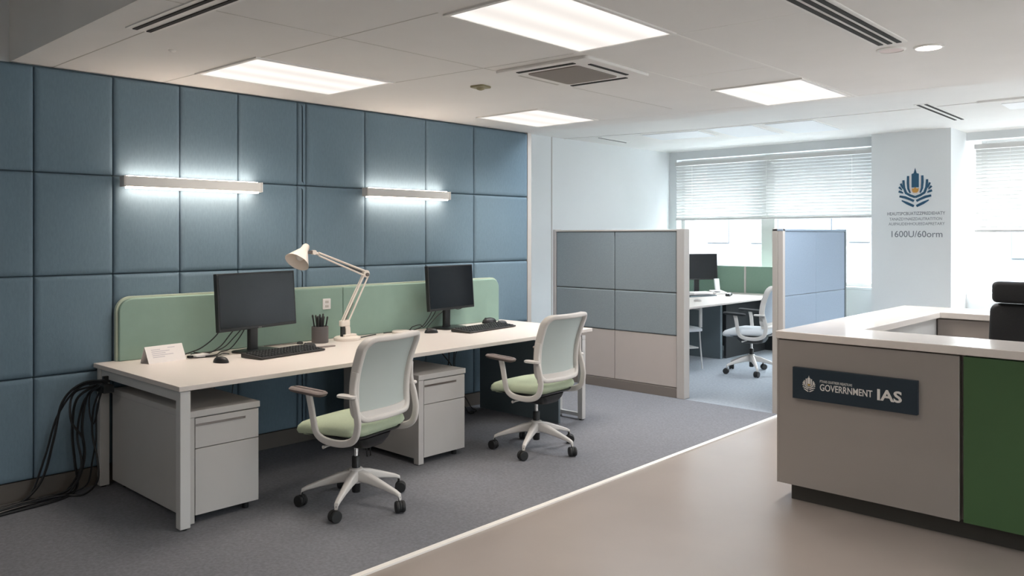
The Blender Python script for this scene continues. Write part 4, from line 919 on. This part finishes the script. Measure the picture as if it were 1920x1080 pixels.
def emblem(parent, X, rad, depth, m_blue, m_tower, m_crown, m_pink):
    blue, tower, crown, pink = emblem_polys()
    for nm, ps_, mt in (('emblem_leaves', blue, m_blue), ('emblem_tower', tower, m_tower), ('emblem_crown', crown, m_crown), ('emblem_outline', pink, m_pink)):
        mb = MB(); mb.X = X
        for i, p in enumerate(ps_): mb.prism([(a_ * rad, b_ * rad) for a_, b_ in p], 0, depth + 0.00002 * (i % 5))
        ob(nm, mb, mt, parent)
# plane with normal -y: local text x -> world x, text y -> world z, text z -> world -y
def TX(x_, y_, z_): return Matrix(((1, 0, 0, x_), (0, 0, -1, y_), (0, 1, 0, z_), (0, 0, 0, 1)))
sg = thing('counter_sign', 'dark navy nameplate with emblem and lettering on the counter front', 'sign', (-1.68, 4.49, 0.695), math.radians(-0.7))
ob('board', B(((-0.335, -0.008, -0.089), (0.335, 0.018, 0.089))), 'sign_navy', sg, bev=0.002)
emblem(sg, TX(-0.238, -0.0085, -0.004), 0.037, 0.0012, 'sign_letters', 'sign_letters', 'sign_gold', 'sign_letters')
text_mesh('lettering', 'PTHAIS GIUSTREIR NSJAJTIUAS', 0.020, 'sign_letters', sg, TX(-0.175, -0.0085, 0.018), 0.178)
text_mesh('lettering', 'GOVERRNM\u0045NT', 0.052, 'sign_letters', sg, TX(-0.175, -0.0085, -0.026), 0.285, 0.0006)
text_mesh('lettering', 'IAS', 0.080, 'sign_letters', sg, TX(0.135, -0.0085, -0.034), 0.125, 0.0022)

lg = thing('wall_logo', 'blue and orange emblem with small grey lettering on the white column', 'logo', (-3.208, COLY, 2.05))
emblem(lg, TX(0.0, 0.0, 0.04), 0.192, 0.004, 'logo_blue', 'logo_blue', 'logo_orange', 'unlit_lens')
text_mesh('lettering', 'HEAUTSPCBUATIZZPREDIEHATY', 0.055, 'logo_grey', lg, TX(-0.325, -0.0003, -0.26), 0.66, 0.0004)
text_mesh('lettering', 'TANAZDYNAEZDAUTRATITION', 0.050, 'logo_grey', lg, TX(-0.30, -0.0003, -0.325), 0.60, 0.0)
text_mesh('lettering', 'AUIPAUDEHHOUEEDAPRETARY', 0.050, 'logo_grey', lg, TX(-0.31, -0.0003, -0.385), 0.64, 0.0)
text_mesh('lettering', '1600U/60orm', 0.11, 'logo_grey', lg, TX(-0.275, -0.0003, -0.53), 0.58, 0.0004)

# black executive chair behind the counter (faces the visitor side, -y)
ec = thing('office_chair', 'black high-back office chair with headrest behind the reception counter', 'chair', (-1.0, 5.65, 0.0), math.radians(-4))
def slab(w_, h_, t_, cx_, cy_, cz_, r_=0.05, lean=0.0, taper=0.0):
    rings = []
    for yy, q in ((0, 0.02), (0.006, 0.005), (0.018, 0.0), (t_ - 0.018, 0.0), (t_ - 0.006, 0.005), (t_, 0.02)):
        rings.append([(cx_ + x_ * (1 - taper * (z_ / h_ + 0.5)), cy_ + yy + lean * z_, cz_ + z_) for x_, z_ in rrect(w_ - 2 * q, h_ - 2 * q, r_, 7)])
    return MB().loft(rings)
ob('headrest', slab(0.54, 0.125, 0.085, 0.03, -0.13, 1.195, 0.028), 'black_leather', ec, smooth=True)
ob('headrest_post', B(((-0.03, -0.075, 1.09), (0.03, -0.055, 1.18))), 'black_plastic', ec)
ob('backrest', slab(0.60, 0.63, 0.10, 0.02, -0.10, 0.81, 0.05, 0.04, 0.06), 'black_leather', ec, smooth=True)
ob('seat', MB().loft([[(x_, y_, z_) for x_, y_ in rrect(0.54 - q, 0.52 - q, 0.08, 6, cy=-0.30)] for z_, q in ((0.42, 0.04), (0.43, 0), (0.50, 0), (0.53, 0.05))]), 'black_leather', ec, smooth=True)
ob('gas_lift', MB().lathe([(0.025, 0.08), (0.025, 0.42)], c=(0, -0.28, 0), n=18), 'black_plastic', ec, smooth=True)
for i in range(5):
    a_ = 2 * PI * i / 5 + 0.3; c_, s_ = math.cos(a_), math.sin(a_)
    ob('base_arm', MB().tube([(0.02 * c_, -0.28 + 0.02 * s_, 0.11), (0.28 * c_, -0.28 + 0.28 * s_, 0.075)], [0.026, 0.014], 10), 'black_plastic', ec, smooth=True)
    ob('caster', MB().lathe([(0.03, -0.02), (0.03, 0.02)], c=(0.28 * c_, -0.28 + 0.28 * s_, 0.031), axis=(-s_, c_, 0), n=18), 'rubber', ec, smooth=True)
for sg_ in (-1, 1):
    ob('armrest', MB().loft([[(x_ + sg_ * 0.30, y_, z_) for x_, y_ in rrect(0.07 - q, 0.26 - q, 0.03, 5, cy=-0.28)] for z_, q in ((0.64, 0.02), (0.65, 0), (0.67, 0.01))]), 'black_plastic', ec, smooth=True)
    ob('arm_post', B(((sg_ * 0.30 - 0.015, -0.30, 0.46), (sg_ * 0.30 + 0.015, -0.26, 0.645)), ((sg_ * 0.24, -0.30, 0.45), (sg_ * 0.315, -0.26, 0.47))), 'black_plastic', ec)
